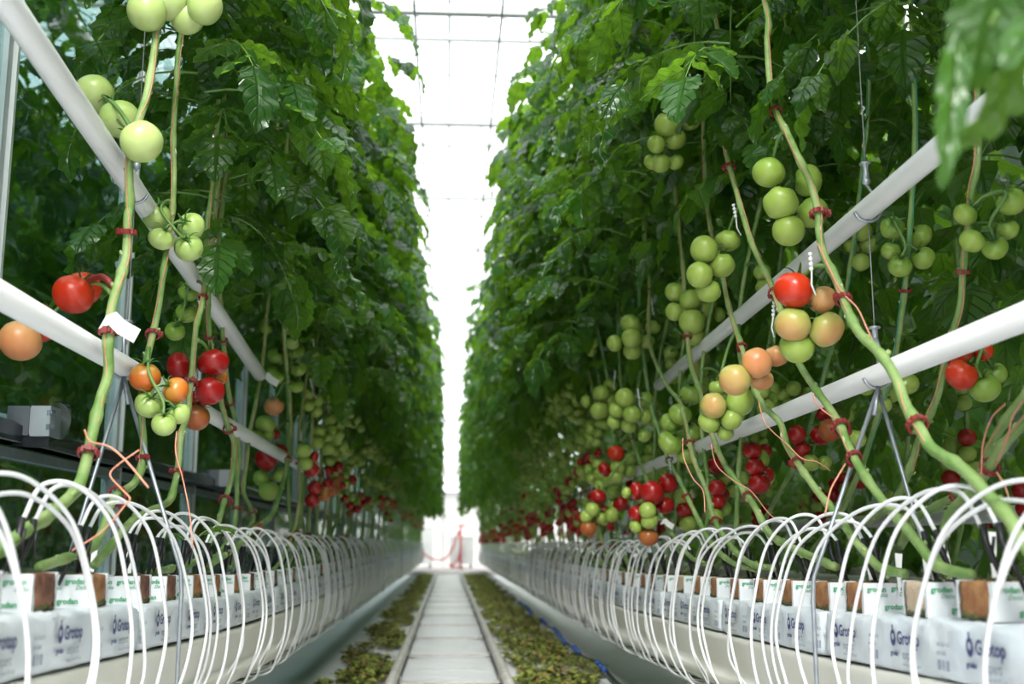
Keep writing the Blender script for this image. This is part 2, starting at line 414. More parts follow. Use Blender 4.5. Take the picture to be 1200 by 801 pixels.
# ------------------------------------------------------------------ fruit
def tomato_mesh(col, k, hi=True):
    rnd = random.Random(k * 7 + 1); n, m = (28, 18) if hi else (12, 8)
    mb = MB(); flat = (0.86, 0.92, 0.80, 0.88)[k % 4]; lobes = (5, 4, 6, 3)[k % 4]; amp = (0.022, 0.012, 0.035, 0.018)[k % 4]; ph = rnd.uniform(0, 6)
    b = 0
    for i in range(m + 1):
        th = PI * i / m
        for j in range(n):
            a = 2 * PI * j / n
            rr = 0.5 * math.sin(th); z = 0.5 * math.cos(th) * flat
            sh = max(0, math.cos(th)) ** 0.5
            rr *= 1 + amp * math.cos(lobes * a + ph) * (0.5 + sh)
            z += amp * 0.6 * math.cos(lobes * a + ph) * sh * math.sin(th)
            z -= 0.10 * math.exp(-(rr / 0.13) ** 2) * (1 if z > 0 else 0) - (0.012 * math.exp(-(rr / 0.05) ** 2) if z < 0 else 0)
            mb.v.append(V((rr * math.cos(a), rr * math.sin(a), z)))
    for i in range(m):
        for j in range(n):
            a, c = i * n + j, i * n + (j + 1) % n
            mb.face((a, a + n, c + n, c), 0)
    z0 = 0.5 * flat - 0.10
    for q in range(5 if hi else 4):
        a = 2 * PI * q / 5 + rnd.uniform(-.2, .2); d = V((math.cos(a), math.sin(a), 0)); s = V((-math.sin(a), math.cos(a), 0))
        l = rnd.uniform(0.36, 0.52); b = len(mb.v); seg = 5 if hi else 2
        for i in range(seg + 1):
            t = i / seg; w = 0.050 * (1 - t) ** 0.6 + 0.003
            p = d * (l * t + 0.015) + V((0, 0, z0 + 0.03 + 0.20 * math.sin(t * (2.0 + 0.25 * (q % 3)))))
            mb.v += [p - s * w, p + V((0, 0, 0.012)), p + s * w]
        for i in range(seg):
            for j in range(2):
                a_ = b + i * 3 + j; mb.face((a_, a_ + 1, a_ + 4, a_ + 3), 1)
    mb.tube([V((0, 0, z0 - 0.01)), V((0.01, 0, z0 + 0.12)), V((0.03, 0, z0 + 0.22))], [0.035, 0.028, 0.03], 6, 1)
    return mb.mesh('tomato_mesh', [col, 'calyx'])
COLS = 'gGbporRk'
TOM = {c: [tomato_mesh(c, k) for k in range(4)] for c in COLS}
TOM_LO = {c: [tomato_mesh(c, k, False) for k in range(2)] for c in 'gGporRk'}

# clip ring (unit stem radius 1, axis z): a ribbed band with a hinge tab
def clip_mesh():
    mb = MB(); n = 26; b = 0
    for j in range(n):
        a = 2 * PI * j / n; ro = 1.62 if j % 2 else 1.42
        for (r, z) in ((1.18, -0.42), (ro, -0.42), (ro, 0.42), (1.18, 0.42)):
            mb.v.append(V((r * math.cos(a), r * math.sin(a), z)))
    for j in range(n):
        k = (j + 1) % n
        for i in range(4):
            a, c = j * 4 + i, j * 4 + (i + 1) % 4
            mb.face((a, c, k * 4 + (i + 1) % 4, k * 4 + i), 0)
    mb.box((1.4, -0.35, -0.5), (2.1, 0.35, 0.5), 0)
    mb.box((1.5, -0.75, -0.3), (1.8, 0.75, 0.3), 0)
    return mb.mesh('clip_mesh', ['clip'], smooth=False)
CLIP = clip_mesh()
def hook_mesh():
    mb = MB()
    mb.tube([(0, 0, 0), (0.002, 0, -0.03), (-0.002, 0, -0.075), (0.008, 0.004, -0.10)], 0.0022, 6, 0)
    for z in (-0.002, -0.014, -0.026, -0.038):
        mb.lathe([(0.0005, z + 0.005), (0.0048, z + 0.0035), (0.0055, z), (0.0035, z - 0.004), (0.0005, z - 0.005)], 8, 0)
    return mb.mesh('truss_hook_mesh', ['white_plastic'])
HOOK = hook_mesh()

def tag_mesh():
    mb = MB(); pts = [(-.030, .003, .010), (-.012, .0, .018), (.004, -.001, .002), (.034, .002, -.014)]
    for k, e in enumerate((0.0, 0.0006)):
        for (x, y, z) in pts:
            mb.v += [V((x - .006, y + e, z - .013)), V((x + .006, y + e, z + .013))]
    for i in range(3):
        a = i * 2
        mb.face((a, a + 1, a + 3, a + 2)); mb.face((8 + a, 8 + a + 2, 8 + a + 3, 8 + a + 1))
        mb.face((a, a + 2, a + 10, a + 8)); mb.face((a + 1, a + 9, a + 11, a + 3))
    mb.face((0, 8, 9, 1)); mb.face((6, 7, 15, 14))
    return mb.mesh('paper_tag_mesh', ['paper'], smooth=False)
TAGM = tag_mesh()

# ------------------------------------------------------------------ plant pieces
def stem_mesh(pts, r, knots=True, n=9, seed=0):
    rnd = random.Random(seed); P = crom(pts, 7); mb = MB()
    rad, acc = [], 0.0
    for i, p in enumerate(P):
        if i: acc += (P[i] - P[i - 1]).length
        bulge = 1 + 0.28 * max(0, math.cos(acc * 2 * PI / 0.19 + seed)) ** 8
        rad.append(r * bulge * (1 - 0.30 * i / len(P)))
    mb.tube(P, rad, n, 0)
    if knots:
        acc, nxt = 0.0, 0.06
        for i in range(1, len(P) - 1):
            acc += (P[i] - P[i - 1]).length
            if acc > nxt and P[i].z < 2.2:
                nxt += rnd.uniform(0.08, 0.17)
                t = (P[i + 1] - P[i - 1]).normalized(); o = t.orthogonal().normalized(); o.rotate(Quaternion(t, rnd.uniform(0, 6.28)))
                if rnd.random() < 0.6:
                    mb.tube([P[i] + o * rad[i] * 0.7, P[i] + o * rad[i] * 1.25 + t * 0.006], [rad[i] * 0.5, rad[i] * 0.42], 7, 0, cap=False)
                    q = P[i] + o * rad[i] * 1.25 + t * 0.006
                    mb.tube([q, q + o * 0.002], [rad[i] * 0.42, rad[i] * 0.3], 7, 1)
                else:
                    mb.tube([P[i] + o * rad[i] * 0.88 - t * 0.010, P[i] + o * rad[i] * 0.97, P[i] + o * rad[i] * 0.88 + t * 0.010], [.0012, .0035, .0012], 5, 1)
    return mb.mesh('stem_mesh', ['stem', 'scar']), P, rad

def near_idx(P, py_pt):
    return min(range(len(P)), key=lambda i: (P[i] - py_pt).length)

def put_clip(root, P, rad, i):
    i = max(1, min(len(P) - 2, i)); t = (P[i + 1] - P[i - 1]).normalized()
    q = orient(t) @ Quaternion((0, 0, 1), random.uniform(0, 6.28))
    return link('stem_clip', CLIP, root, P[i] - root.location, q, rad[i] * 1.22)

def put_twine(root, P, i0, i1, r=0.0013, mt='twine', tail=None, seed=0):
    rnd = random.Random(seed); pts = []; tgt = CAM
    for k in range(i0, min(i1, len(P))):
        p = P[k]; d = (tgt - p); d.z = 0; d.normalize(); s = V((-d.y, d.x, 0))
        pts.append(p + d * 0.011 + s * (0.007 * math.sin(k * 0.16 + seed)))
    if len(pts) < 3: return
    if tail: pts = [V(q) for q in tail] + pts
    mb = MB(); mb.tube([p - root.location for p in pts], r, 5, 0)
    link('twine', mb.mesh('twine_mesh', [mt]), root)

def put_truss(root, att, toms, lo=False, front=False, hook=False, dirv=None):
    """att: point on the stem; toms: (world centre, diameter, colour)"""
    c = sum((t[0] for t in toms), V()) / len(toms)
    cdir = (CAM - c); cdir.z = 0; cdir.normalize()
    off = cdir * (0.035 if front else -0.02)
    top = max(toms, key=lambda t: t[0].z)[0]; bot = min(toms, key=lambda t: t[0].z)[0]
    rach = [att, att.lerp(top, 0.45) + V((0, 0, 0.022)), c.lerp(top, 0.8) + off + V((0, 0, 0.018)), c + off, c.lerp(bot, 0.6) + off]
    R = crom(rach, 4 if not lo else 2); mb = MB(); L = root.location
    mb.tube([p - L for p in R], [0.0058 * (1 - 0.5 * i / len(R)) for i in range(len(R))], 6, 0)
    quats = []
    for (p, d, cc) in toms:
        j = min(range(len(R) // 3, len(R)), key=lambda k: (R[k] - p - V((0, 0, d * 0.45))).length)
        v = (R[j] - p) + V((0, 0, d * 0.30)) - cdir * (-d * 0.30 if front else d * 0.22)
        v.normalize(); e = p + v * d * 0.40
        mb.tube([R[j] - L, R[j].lerp(e, 0.5) + V((0, 0, 0.006)) - L, e - L], 0.0028, 5, 0, cap=False); quats.append(orient(v))
    tr = link('truss', mb.mesh('truss_mesh', ['petiole']), root)
    for (p, d, cc), q in zip(toms, quats):
        me = random.choice(TOM_LO.get(cc, TOM_LO['p']) if lo else TOM[cc])
        link('tomato', me, tr, p - L, q @ Quaternion((0, 0, 1), random.uniform(0, 6.28)), d)
    if hook: link('truss_hook', HOOK, tr, att.lerp(top, 0.5) + V((0, 0, 0.055)) - L + cdir * 0.02, Quaternion((0, 1, 0), random.uniform(-.3, .3)))
    return tr

N_PL = [0]
def traced_plant(label, group, X, px, trusses, zb, r=0.0115, fol=None, top=None, clips=(), tw=True, ztop_=3.35, tag_at=None, tint='twine', folz=0.0):
    """a plant whose visible stem follows px (photo pixels) on the plane x = X"""
    side = -1 if X < 0 else 1
    P0 = [on_x(a, b, X) for (a, b) in px]
    # the foot of the stem is bent in towards the cube
    P0[0] = V((X * 0.5 + XC[side] * 0.5 if abs(X) < 1.05 else X, P0[0].y, P0[0].z))
    last = P0[-1]
    tx, ty = top if top else (X * 0.93, last.y + 0.12)
    P0 += [V((last.x * 0.6 + tx * 0.4, (last.y + ty) / 2, (last.z + ztop_) / 2)), V((tx, ty, ztop_))]
    N_PL[0] += 1; sd = N_PL[0]
    root = empty('tomato_plant', V((P0[0].x, P0[0].y, P0[0].z)))
    tag(root, label, 'plant', group)
    L = root.location
    me, P, rad = stem_mesh(P0, r, seed=sd)
    o = link('stem', me, root); o.location = -L
    ft = min((p for p in P if p.z >= zb), key=lambda p: p.z, default=P[-1])
    link('foliage', FOL[sd % len(FOL)] if fol is None else fol, root, V((ft.x * 0.6 + tx * 0.4, ft.y * 0.6 + ty * 0.4, zb + folz)) - L, Quaternion((0, 0, 1), sd * 1.7))
    for (cx, cy) in clips: put_clip(root, P, rad, near_idx(P, on_x(cx, cy, X)))
    for T in trusses:
        ax, ay, dy, toms = T[:4]; opt = T[4] if len(T) > 4 else ''
        att = P[near_idx(P, on_x(ax, ay, X))]
        lst = []
        for k, t in enumerate(toms):
            yy = att.y + dy + (t[4] if len(t) > 4 else (0.03 if k % 2 else 0.0))
            p = on_y(t[0], t[1], yy); d = t[2] / F_PX * ((p - CAM).dot(FWD))
            lst.append((p, d * 1.03, t[3]))
        put_truss(root, att, lst, front='f' in opt, hook='h' in opt)
    if tw: put_twine(root, P, int(len(P) * 0.28), len(P) - 3, seed=sd, mt=tint)
    if tag_at:
        p = on_y(tag_at[0], tag_at[1], P[near_idx(P, on_x(tag_at[0], tag_at[1], X))].y - 0.02)
        tg = link('paper_tag', TAGM, root, p - L, Quaternion((0, 0, 1), 0.2), tag_at[2]); tg['label'] = 'white paper tag clipped to the stem'
    return root, P, rad

def extra_tube(root, name, pts, r, m):
    mb = MB(); mb.tube([p - root.location for p in crom(pts, 6)], r, 6, 0)
    return link(name, mb.mesh(name + '_mesh', [m]), root)

# ---- glass-side row, plants followed from the photograph -------------------------------------------------
GL, GR = 'tomato plants at the front of the glass-side row', 'tomato plants at the front of the row opposite the glass'
XL = -0.745
L1, P1, r1 = traced_plant('tomato plant with a white paper tag, red truss and three pale green tomatoes', GL, XL,
    [(-45, 668), (-10, 650), (37, 617), (64, 598), (90, 572), (101, 542), (110, 500), (118, 467), (127, 437), (127, 400), (131, 362), (139, 332),
     (148, 299), (150, 254), (152, 240), (152, 183), (163, 140), (172, 112), (180, 67), (184, 30), (189, -30)],
    [(158, 160, -0.02, [(166, 166, 48, 'g', -0.05), (140, 139, 46, 'g', 0.20), (111, 110, 45, 'g', 0.26)]),
     (133, 345, 0.16, [(86, 345, 47, 'r', 0.0), (97, 338, 42, 'r', 0.05), (44, 378, 48, 'r', 0.05), (24, 399, 48, 'p', 0.02)]),
     (186, 20, -0.03, [(172, 14, 45, 'g'), (199, 3, 43, 'g'), (240, 7, 43, 'g', 0.03), (220, 22, 38, 'g', 0.06)])],
    2.26, r=0.0128, clips=[(151, 270), (127, 388), (104, 533)], tag_at=(139, 384, 1.15), top=(-0.70, 3.2))
extra_tube(L1, 'loose_twine', [on_y(99, 503, 2.26), on_y(106, 517, 2.26), on_y(128, 523, 2.22), on_y(148, 540, 2.20), on_y(174, 571, 2.18)], 0.0020, 'twine')
extra_tube(L1, 'truss_wrap', [on_y(133, 337, 2.56), on_y(126, 328, 2.56), on_y(117, 324, 2.6), on_y(105, 328, 2.66)], 0.008, 'clip')
L2, P2, r2 = traced_plant('tomato plant with two orange and three green tomatoes on one truss by the white pipe', GL, XL,
    [(48, 664), (82, 652), (107, 642), (120, 622), (125, 605), (135, 582), (155, 568), (164, 553), (168, 530), (168, 510), (166, 485), (168, 450),
     (172, 422), (180, 387), (185, 365), (190, 330), (194, 300), (197, 275), (202, 250), (204, 200), (203, 160), (207, 100), (214, 30)],
    [(176, 405, -0.06, [(170, 442, 36, 'o'), (206, 457, 30, 'o', -0.01), (175, 474, 33, 'g'), (192, 497, 28, 'g', -0.03), (210, 484, 25, 'g', 0)], 'f'),
     (203, 235, -0.05, [(184, 254, 33, 'g', .02), (224, 265, 32, 'g'), (189, 280, 30, 'g', -.02), (221, 290, 33, 'g')], 'f')],
    1.98, r=0.0100, clips=[(179, 394), (168, 536), (138, 583)], top=(-0.70, 3.45))
extra_tube(L2, 'loose_twine', [on_y(163, 527, 2.30), on_y(140, 543, 2.28), on_y(129, 556, 2.26), on_y(142, 572, 2.25), on_y(152, 583, 2.24), on_y(148, 590, 2.24), on_y(120, 622, 2.24), on_y(84, 645, 2.22)], 0.0017, 'twine')
L3, P3, r3 = traced_plant('tomato plant with a dark red truss and a dull olive tomato, behind the orange truss', GL, XL,
    [(112, 662), (135, 632), (150, 615), (170, 601), (197, 588), (204, 570), (209, 545), (212, 510), (220, 485), (222, 462), (225, 437), (227, 412),
     (230, 382), (236, 360), (240, 330), (241, 300), (243, 262), (248, 225), (256, 130), (262, 40)],
    [(228, 400, 0.07, [(210, 430, 34, 'R', 0.03), (250, 425, 36, 'R', -0.02), (246, 458, 34, 'R', -.03), (230, 489, 31, 'k', 0.02), (257, 443, 18, 'o', .08), (232, 468, 24, 'R', .06)]),
     (237, 330, 0.16, [(221, 342, 23, 'G'), (219, 366, 25, 'G'), (205, 388, 23, 'G')], 'f')],
    1.74, r=0.0100, clips=[(238, 350), (225, 452), (208, 552)], top=(-0.70, 3.75))
extra_tube(L3, 'loose_twine', [on_y(207, 505, 2.75), on_y(206, 530, 2.7), on_y(214, 560, 2.7), on_y(222, 600, 2.7), on_y(226, 643, 2.7)], 0.0015, 'twine')
L4, P4, r4 = traced_plant('tomato plant whose pale stem bends sharply beside its twin near the dark wall rail', GL, -0.76,
    [(172, 671), (200, 666), (225, 660), (242, 642), (255, 615), (262, 590), (272, 557), (274, 520), (268, 502), (259, 470), (254, 440), (249, 415),
     (245, 385), (244, 350), (249, 280), (260, 160), (268, 40)],
    [], 1.66, r=0.0100, clips=[(246, 393), (268, 500), (264, 590)], top=(-0.70, 4.0))
L5, P5, r5 = traced_plant('slim tomato plant standing just behind the sharply bent stem', GL, -0.80,
    [(235, 667), (255, 650), (272, 625), (277, 595), (278, 557), (280, 530), (276, 495), (268, 460), (262, 405), (260, 370), (257, 335), (256, 290), (266, 190), (276, 50)],
    [], 1.66, r=0.0095, clips=[(262, 398), (274, 592), (270, 470)], top=(-0.74, 4.4))
L6, P6, r6 = traced_plant('tomato plant with a peach tomato above two green ones and red fruit lower down', GL, -0.735,
    [(245, 664), (275, 642), (297, 620), (317, 605), (327, 580), (336, 547), (341, 517), (340, 485), (339, 460), (336, 430), (334, 405), (332, 370), (331, 320), (334, 220), (340, 90)],
    [(336, 420, 0.06, [(356, 377, 21, 'G'), (340, 386, 18, 'g', -.03), (342, 402, 17, 'g', -.04), (346, 411, 22, 'G'), (325, 417, 22, 'G', .04), (349, 431, 20, 'G'), (322, 440, 22, 'G'), (347, 452, 18, 'G'), (312, 383, 18, 'G'), (355, 345, 20, 'G', .06)], 'f'),
     (337, 445, 0.10, [(321, 476, 23, 'p'), (311, 497, 23, 'G'), (300, 514, 21, 'G'), (313, 509, 17, 'G', .05)]),
     (339, 500, 0.22, [(312, 538, 26, 'R', -.02), (327, 529, 20, 'R'), (321, 508, 15, 'R'), (315, 575, 24, 'G'), (307, 560, 20, 'G', .05), (327, 556, 18, 'G', .05)])],
    1.68, r=0.0105, clips=[(338, 540), (300, 618)], top=(-0.68, 4.9), tag_at=(316, 445, 1.1))
L7, P7, r7 = traced_plant('slim tomato plant with a kinked stem crossing the dark wall rail', GL, -0.80,
    [(262, 666), (280, 640), (296, 612), (294, 595), (285, 575), (289, 542), (292, 510), (300, 470), (307, 430), (312, 380), (315, 345), (320, 240), (328, 100)],
    [], 1.68, r=0.0088, clips=[(294, 600)], top=(-0.74, 4.9))

# ---- row opposite the glass -------------------------------------------------------------------------------
XR = 0.90
R1, Q1, _ = traced_plant('thick-stemmed tomato plant with one bright red tomato over four turning ones', GR, XR - 0.02,
    [(1215, 668), (1198, 636), (1188, 615), (1175, 597), (1157, 580), (1140, 560), (1120, 543), (1092, 525), (1080, 505), (1062, 475), (1050, 443), (1032, 415), (1007, 390),
     (992, 360), (980, 327), (966, 300), (960, 272), (959, 250), (950, 215), (936, 185), (922, 155), (909, 130), (902, 95), (899, 50), (896, 0)],
    [(972, 310, 0.09, [(930, 340, 45, 'r', -.03), (964, 351, 33, 'p', .0), (929, 380, 42, 'b', -.01), (969, 386, 42, 'b', -.01), (934, 406, 40, 'G', .03)], 'h'),
     (920, 150, 0.10, [(901, 202, 38, 'G'), (947, 212, 39, 'G'), (915, 238, 40, 'G', -.02), (952, 249, 37, 'G', .03), (924, 270, 37, 'G')], '')],
    2.06, r=0.0120, clips=[(909, 132), (958, 253), (988, 354), (1074, 497)], top=(0.76, 3.4))
extra_tube(R1, 'loose_twine', [on_y(958, 285, 2.55), on_y(970, 310, 2.5), on_y(985, 340, 2.45), on_y(1004, 360, 2.4), on_y(1014, 380, 2.35), on_y(1024, 402, 2.32)], 0.0020, 'twine')
R2, Q2, _ = traced_plant('tomato plant with a cluster of peach tomatoes hanging in front of the lower white pipe', GR, XR,
    [(1130, 674), (1110, 667), (1092, 657), (1075, 635), (1057, 613), (1035, 587), (1012, 555), (997, 528), (985, 500), (972, 478), (955, 455), (936, 425),
     (925, 395), (912, 355), (900, 325), (882, 287), (870, 250), (862, 220), (854, 192), (847, 160), (842, 125), (844, 95), (842, 40)],
    [(905, 335, 0.02, [(887, 425, 35, 'p', -.06), (910, 417, 28, 'p', .02), (861, 445, 37, 'b', -.05), (892, 445, 28, 'p', .02)], 'h'),
     (868, 240, 0.06, [(825, 292, 32, 'G', -.02), (853, 282, 29, 'G', .02), (846, 311, 30, 'G'), (820, 322, 31, 'G', -.02), (830, 341, 29, 'G', .02)], 'h')],
    2.12, r=0.0105, clips=[(854, 198), (908, 340), (984, 500), (1000, 535)], top=(0.74, 3.75))
extra_tube(R2, 'loose_twine', [on_y(953, 460, 2.6), on_y(956, 472, 2.6), on_y(972, 486, 2.6), on_y(985, 492, 2.58), on_y(992, 505, 2.58), on_y(995, 520, 2.58)], 0.0016, 'twine')
extra_tube(R2, 'loose_twine', [on_y(991, 543, 2.5), on_y(983, 556, 2.46), on_y(973, 575, 2.44), on_y(967, 602, 2.43)], 0.0020, 'twine')
R3, Q3, _ = traced_plant('tomato plant with a green truss and turning fruit next to the peach cluster', GR, XR + 0.01,
    [(1055, 672), (1032, 665), (1017, 650), (1000, 630), (980, 602), (960, 578), (940, 550), (922, 522), (915, 497), (897, 477), (885, 457), (876, 430), (868, 402),
     (860, 380), (852, 350), (847, 325), (838, 290), (830, 250), (826, 200), (824, 130), (824, 60)],
    [(862, 390, 0.02, [(867, 470, 35, 'G', -.05), (836, 475, 30, 'b', -.06), (831, 494, 26, 'G', -.02), (857, 491, 25, 'G', -.04), (850, 507, 19, 'G'), (841, 455, 21, 'G', .04)], ''),
     (828, 90, 0.05, [(791, 121, 27, 'G'), (781, 146, 28, 'G', -.02), (809, 140, 27, 'G', .03), (791, 163, 26, 'G', .03), (769, 169, 21, 'G', 0), (774, 191, 23, 'G', .04), (763, 190, 18, 'G', .05), (792, 190, 19, 'G', .06)], 'h')],
    2.16, r=0.0100, clips=[(870, 405), (934, 542)], top=(0.72, 4.3))
extra_tube(R3, 'loose_twine', [on_y(889, 470, 2.95), on_y(895, 492, 2.9), on_y(905, 505, 2.9), on_y(922, 520, 2.85), on_y(940, 537, 2.8), on_y(958, 541, 2.8), on_y(973, 551, 2.8)], 0.0015, 'twine')
R4, Q4, _ = traced_plant('tomato plant bearing a long truss of eight small green tomatoes behind the upper white pipe', GR, XR + 0.01,
    [(975, 664), (932, 643), (902, 625), (883, 591), (861, 561), (846, 538), (834, 507), (826, 480), (819, 455), (810, 430), (806, 400), (803, 360), (801, 320), (796, 270), (790, 210), (786, 140)],
    [(801, 325, 0.02, [(791, 342, 23, 'G'), (809, 351, 26, 'G', -.04), (791, 365, 22, 'G', 0), (811, 377, 30, 'G', -.05), (814, 393, 24, 'G'), (825, 364, 23, 'G', .03), (833, 355, 17, 'G', .05), (842, 369, 18, 'G', .05)], '')],
    2.05, r=0.0105, clips=[(802, 402), (876, 580)], top=(0.70, 4.7))
extra_tube(R4, 'loose_twine', [on_y(833, 520, 3.3), on_y(840, 545, 3.3), on_y(860, 563, 3.25), on_y(880, 575, 3.2), on_y(900, 600, 3.2), on_y(914, 611, 3.2)], 0.0015, 'twine')
R5, Q5, _ = traced_plant('tomato plant with fat green tomatoes where the lower white pipe disappears', GR, XR + 0.01,
    [(905, 666), (880, 660), (857, 640), (838, 610), (827, 572), (812, 535), (804, 497), (796, 470), (784, 455), (772, 433), (762, 405), (760, 370), (761, 325), (755, 275), (752, 200)],
    [(794, 466, 0.0, [(797, 485, 27, 'G', -.04), (810, 462, 27, 'G', .02), (785, 495, 23, 'G', 0), (785, 519, 29, 'G', -.03), (807, 507, 29, 'G', .02), (805, 532, 25, 'G', 0), (822, 450, 21, 'G', .05)], 'f'),
     (761, 340, 0.05, [(739, 380, 25, 'G'), (740, 396, 23, 'G', -.02), (720, 402, 19, 'G'), (741, 411, 21, 'G', .03), (758, 400, 18, 'G', .05), (765, 383, 18, 'G', .06)], 'h')],
    2.0, r=0.0095, clips=[(762, 340), (808, 515), (838, 610)], top=(0.70, 5.0))
extra_tube(R5, 'loose_twine', [on_y(800, 513, 3.45), on_y(801, 535, 3.45), on_y(812, 560, 3.4), on_y(824, 575, 3.4), on_y(826, 600, 3.35)], 0.0015, 'twine')
R6, Q6, _ = traced_plant('tomato plant with a ripe red cluster and a paper tag just above the drip tubes', GR, XR + 0.01,
    [(885, 668), (857, 658), (831, 632), (808, 587), (795, 560), (782, 535), (772, 505), (764, 480), (757, 440), (752, 390), (748, 330), (742, 250)],
    [(786, 545, -0.05, [(746, 575, 21, 'R', .02), (764, 577, 28, 'R', -.05), (783, 566, 24, 'R', 0), (779, 592, 22, 'R', .02), (746, 602, 20, 'R', 0), (759, 598, 20, 'G', -.07), (761, 610, 20, 'G', -.05), (745, 617, 16, 'G', 0), (760, 629, 23, 'k', 0), (734, 577, 13, 'G', 0)], 'h'),
     (766, 450, 0.02, [(732, 466, 23, 'G', -.03), (755, 469, 21, 'G', .02), (722, 481, 18, 'G', 0), (741, 485, 22, 'G', -.03), (757, 488, 19, 'G', .02), (719, 495, 16, 'G'), (737, 498, 19, 'G', .03), (755, 510, 16, 'G', .04)], 'h')],
    1.95, r=0.0092, clips=[(783, 537), (806, 590)], tag_at=(782, 614, 0.8), tint='twine_green', top=(0.74, 5.6))
R7, Q7, _ = traced_plant('tomato plant with one pinkish red tomato over green ones beside the red cluster', GR, XR + 0.01,
    [(830, 662), (808, 651), (782, 617), (765, 580), (756, 557), (741, 516), (733, 490), (728, 450), (724, 400), (722, 330)],
    [(738, 510, 0.0, [(722, 531, 20, 'r', -.03), (737, 536, 18, 'G', .03), (724, 547, 18, 'G', -.01), (738, 552, 17, 'G', .03), (722, 559, 17, 'G', 0), (709, 550, 18, 'R', .06)], ''),
     (728, 440, 0.05, [(705, 461, 20, 'G'), (715, 451, 16, 'G'), (702, 481, 21, 'G', -.03), (714, 470, 18, 'G', .03), (687, 470, 14, 'G', .04)], 'h'),
     (745, 530, 0.1, [(701, 582, 19, 'R'), (727, 590, 18, 'R'), (694, 597, 17, 'G', -.04), (687, 605, 15, 'G', -.02), (705, 607, 14, 'G', 0), (717, 603, 17, 'G', -.03), (689, 619, 19, 'k', 0)], '')],
    1.95, r=0.009, clips=[(741, 516)], tint='twine_green', top=(0.72, 6.2))
# stems on the far side of the same gutter, leaning the other way
XB = 1.12
GB = 'tomato plants on the far side of the gutter opposite the glass'
B1, _, _ = traced_plant('tomato plant with three red and two green tomatoes behind the lower white pipe', GB, XB,
    [(995, 640), (1007, 617), (1027, 605), (1045, 590), (1060, 565), (1070, 537), (1077, 515), (1090, 485), (1100, 460), (1107, 425), (1118, 385), (1126, 354), (1129, 310), (1138, 230), (1146, 120)],
    [(1110, 412, 0.0, [(1122, 414, 33, 'r', .02), (1127, 439, 37, 'r', -.03), (1153, 412, 22, 'r', 0), (1154, 454, 35, 'G', -.03), (1166, 438, 27, 'G', .02)], 'f'),
     (1134, 245, -0.04, [(1185, 236, 33, 'G'), (1131, 251, 27, 'G'), (1139, 282, 29, 'G', -.02), (1181, 269, 25, 'G'), (1166, 290, 29, 'G', .02)], 'f')],
    1.95, r=0.0095, clips=[(1128, 318)], top=(1.2, 2.35))
B2, _, _ = traced_plant('tomato plant with heart-shaped green tomatoes between the two white pipes', GB, XB + 0.06,
    [(940, 660), (968, 625), (990, 590), (1010, 545), (1025, 500), (1040, 450), (1052, 400), (1060, 340), (1064, 300), (1068, 240), (1072, 120)],
    [(1064, 300, 0.0, [(1046, 267, 28, 'G', .02), (1079, 276, 27, 'G', 0), (1044, 294, 22, 'G', .02), (1055, 312, 27, 'G', -.02), (1082, 302, 27, 'G', -.02)], 'f'),
     (1036, 460, 0.02, [(1015, 453, 20, 'G'), (1042, 458, 28, 'G'), (1035, 474, 20, 'G'), (1065, 450, 24, 'G', -.02), (1004, 514, 22, 'G', .05)], '')],
    1.95, r=0.009, clips=[(1062, 338)], top=(1.22, 2.7), tint='twine_green')
B3, _, _ = traced_plant('tomato plant crossing low behind the thick stem towards the bare twine loop', GB, XB - 0.04,
    [(1055, 640), (1075, 607), (1100, 592), (1122, 580), (1140, 568), (1150, 552), (1160, 525), (1180, 490), (1205, 455), (1225, 400), (1240, 300), (1250, 150)],
    [], 2.0, r=0.0105, clips=[(1122, 578)], top=(1.2, 1.7))
B4, _, _ = traced_plant('tomato plant with two orange twine loops at its stem near the frame edge', GB, XB - 0.07,
    [(1100, 660), (1112, 605), (1140, 575), (1160, 547), (1175, 522), (1195, 500), (1215, 470), (1240, 400), (1260, 200)],
    [], 2.0, r=0.0115, clips=[(1160, 547)], top=(1.15, 1.55))
extra_tube(B4, 'loose_twine', [on_x(1150, 557, 1.03), on_x(1152, 520, 1.03), on_x(1162, 490, 1.03), on_x(1178, 473, 1.03)], 0.0017, 'twine')
extra_tube(B4, 'loose_twine', [on_x(1166, 545, 1.03), on_x(1180, 515, 1.03), on_x(1186, 490, 1.03), on_x(1198, 470, 1.03)], 0.0017, 'twine')
extra_tube(B4, 'loose_twine', [on_x(1168, 553, 1.03), on_x(1178, 570, 1.03), on_x(1184, 590, 1.03)], 0.0017, 'twine')
B5, _, _ = traced_plant('tomato plant with dark red fruit hanging low behind the lower white pipe', GB, XB + 0.1,
    [(870, 650), (895, 610), (915, 575), (938, 530), (955, 480), (968, 430), (985, 370), (998, 300), (1010, 200), (1018, 80)],
    [(958, 470, 0.0, [(934, 509, 22, 'R'), (940, 526, 19, 'R', .02), (962, 510, 25, 'R', .02), (973, 504, 27, 'k', -.02), (966, 482, 25, 'R', .05), (950, 542, 21, 'G', 0), (966, 542, 17, 'G', 0)], ''),
     (1000, 290, 0.0, [(1010, 271, 24, 'G'), (1018, 286, 22, 'G'), (1009, 307, 21, 'G'), (998, 290, 20, 'G', .05), (1004, 250, 20, 'G', .05)], '')],
    1.95, r=0.0085, top=(1.25, 3.2), tint='twine_green')
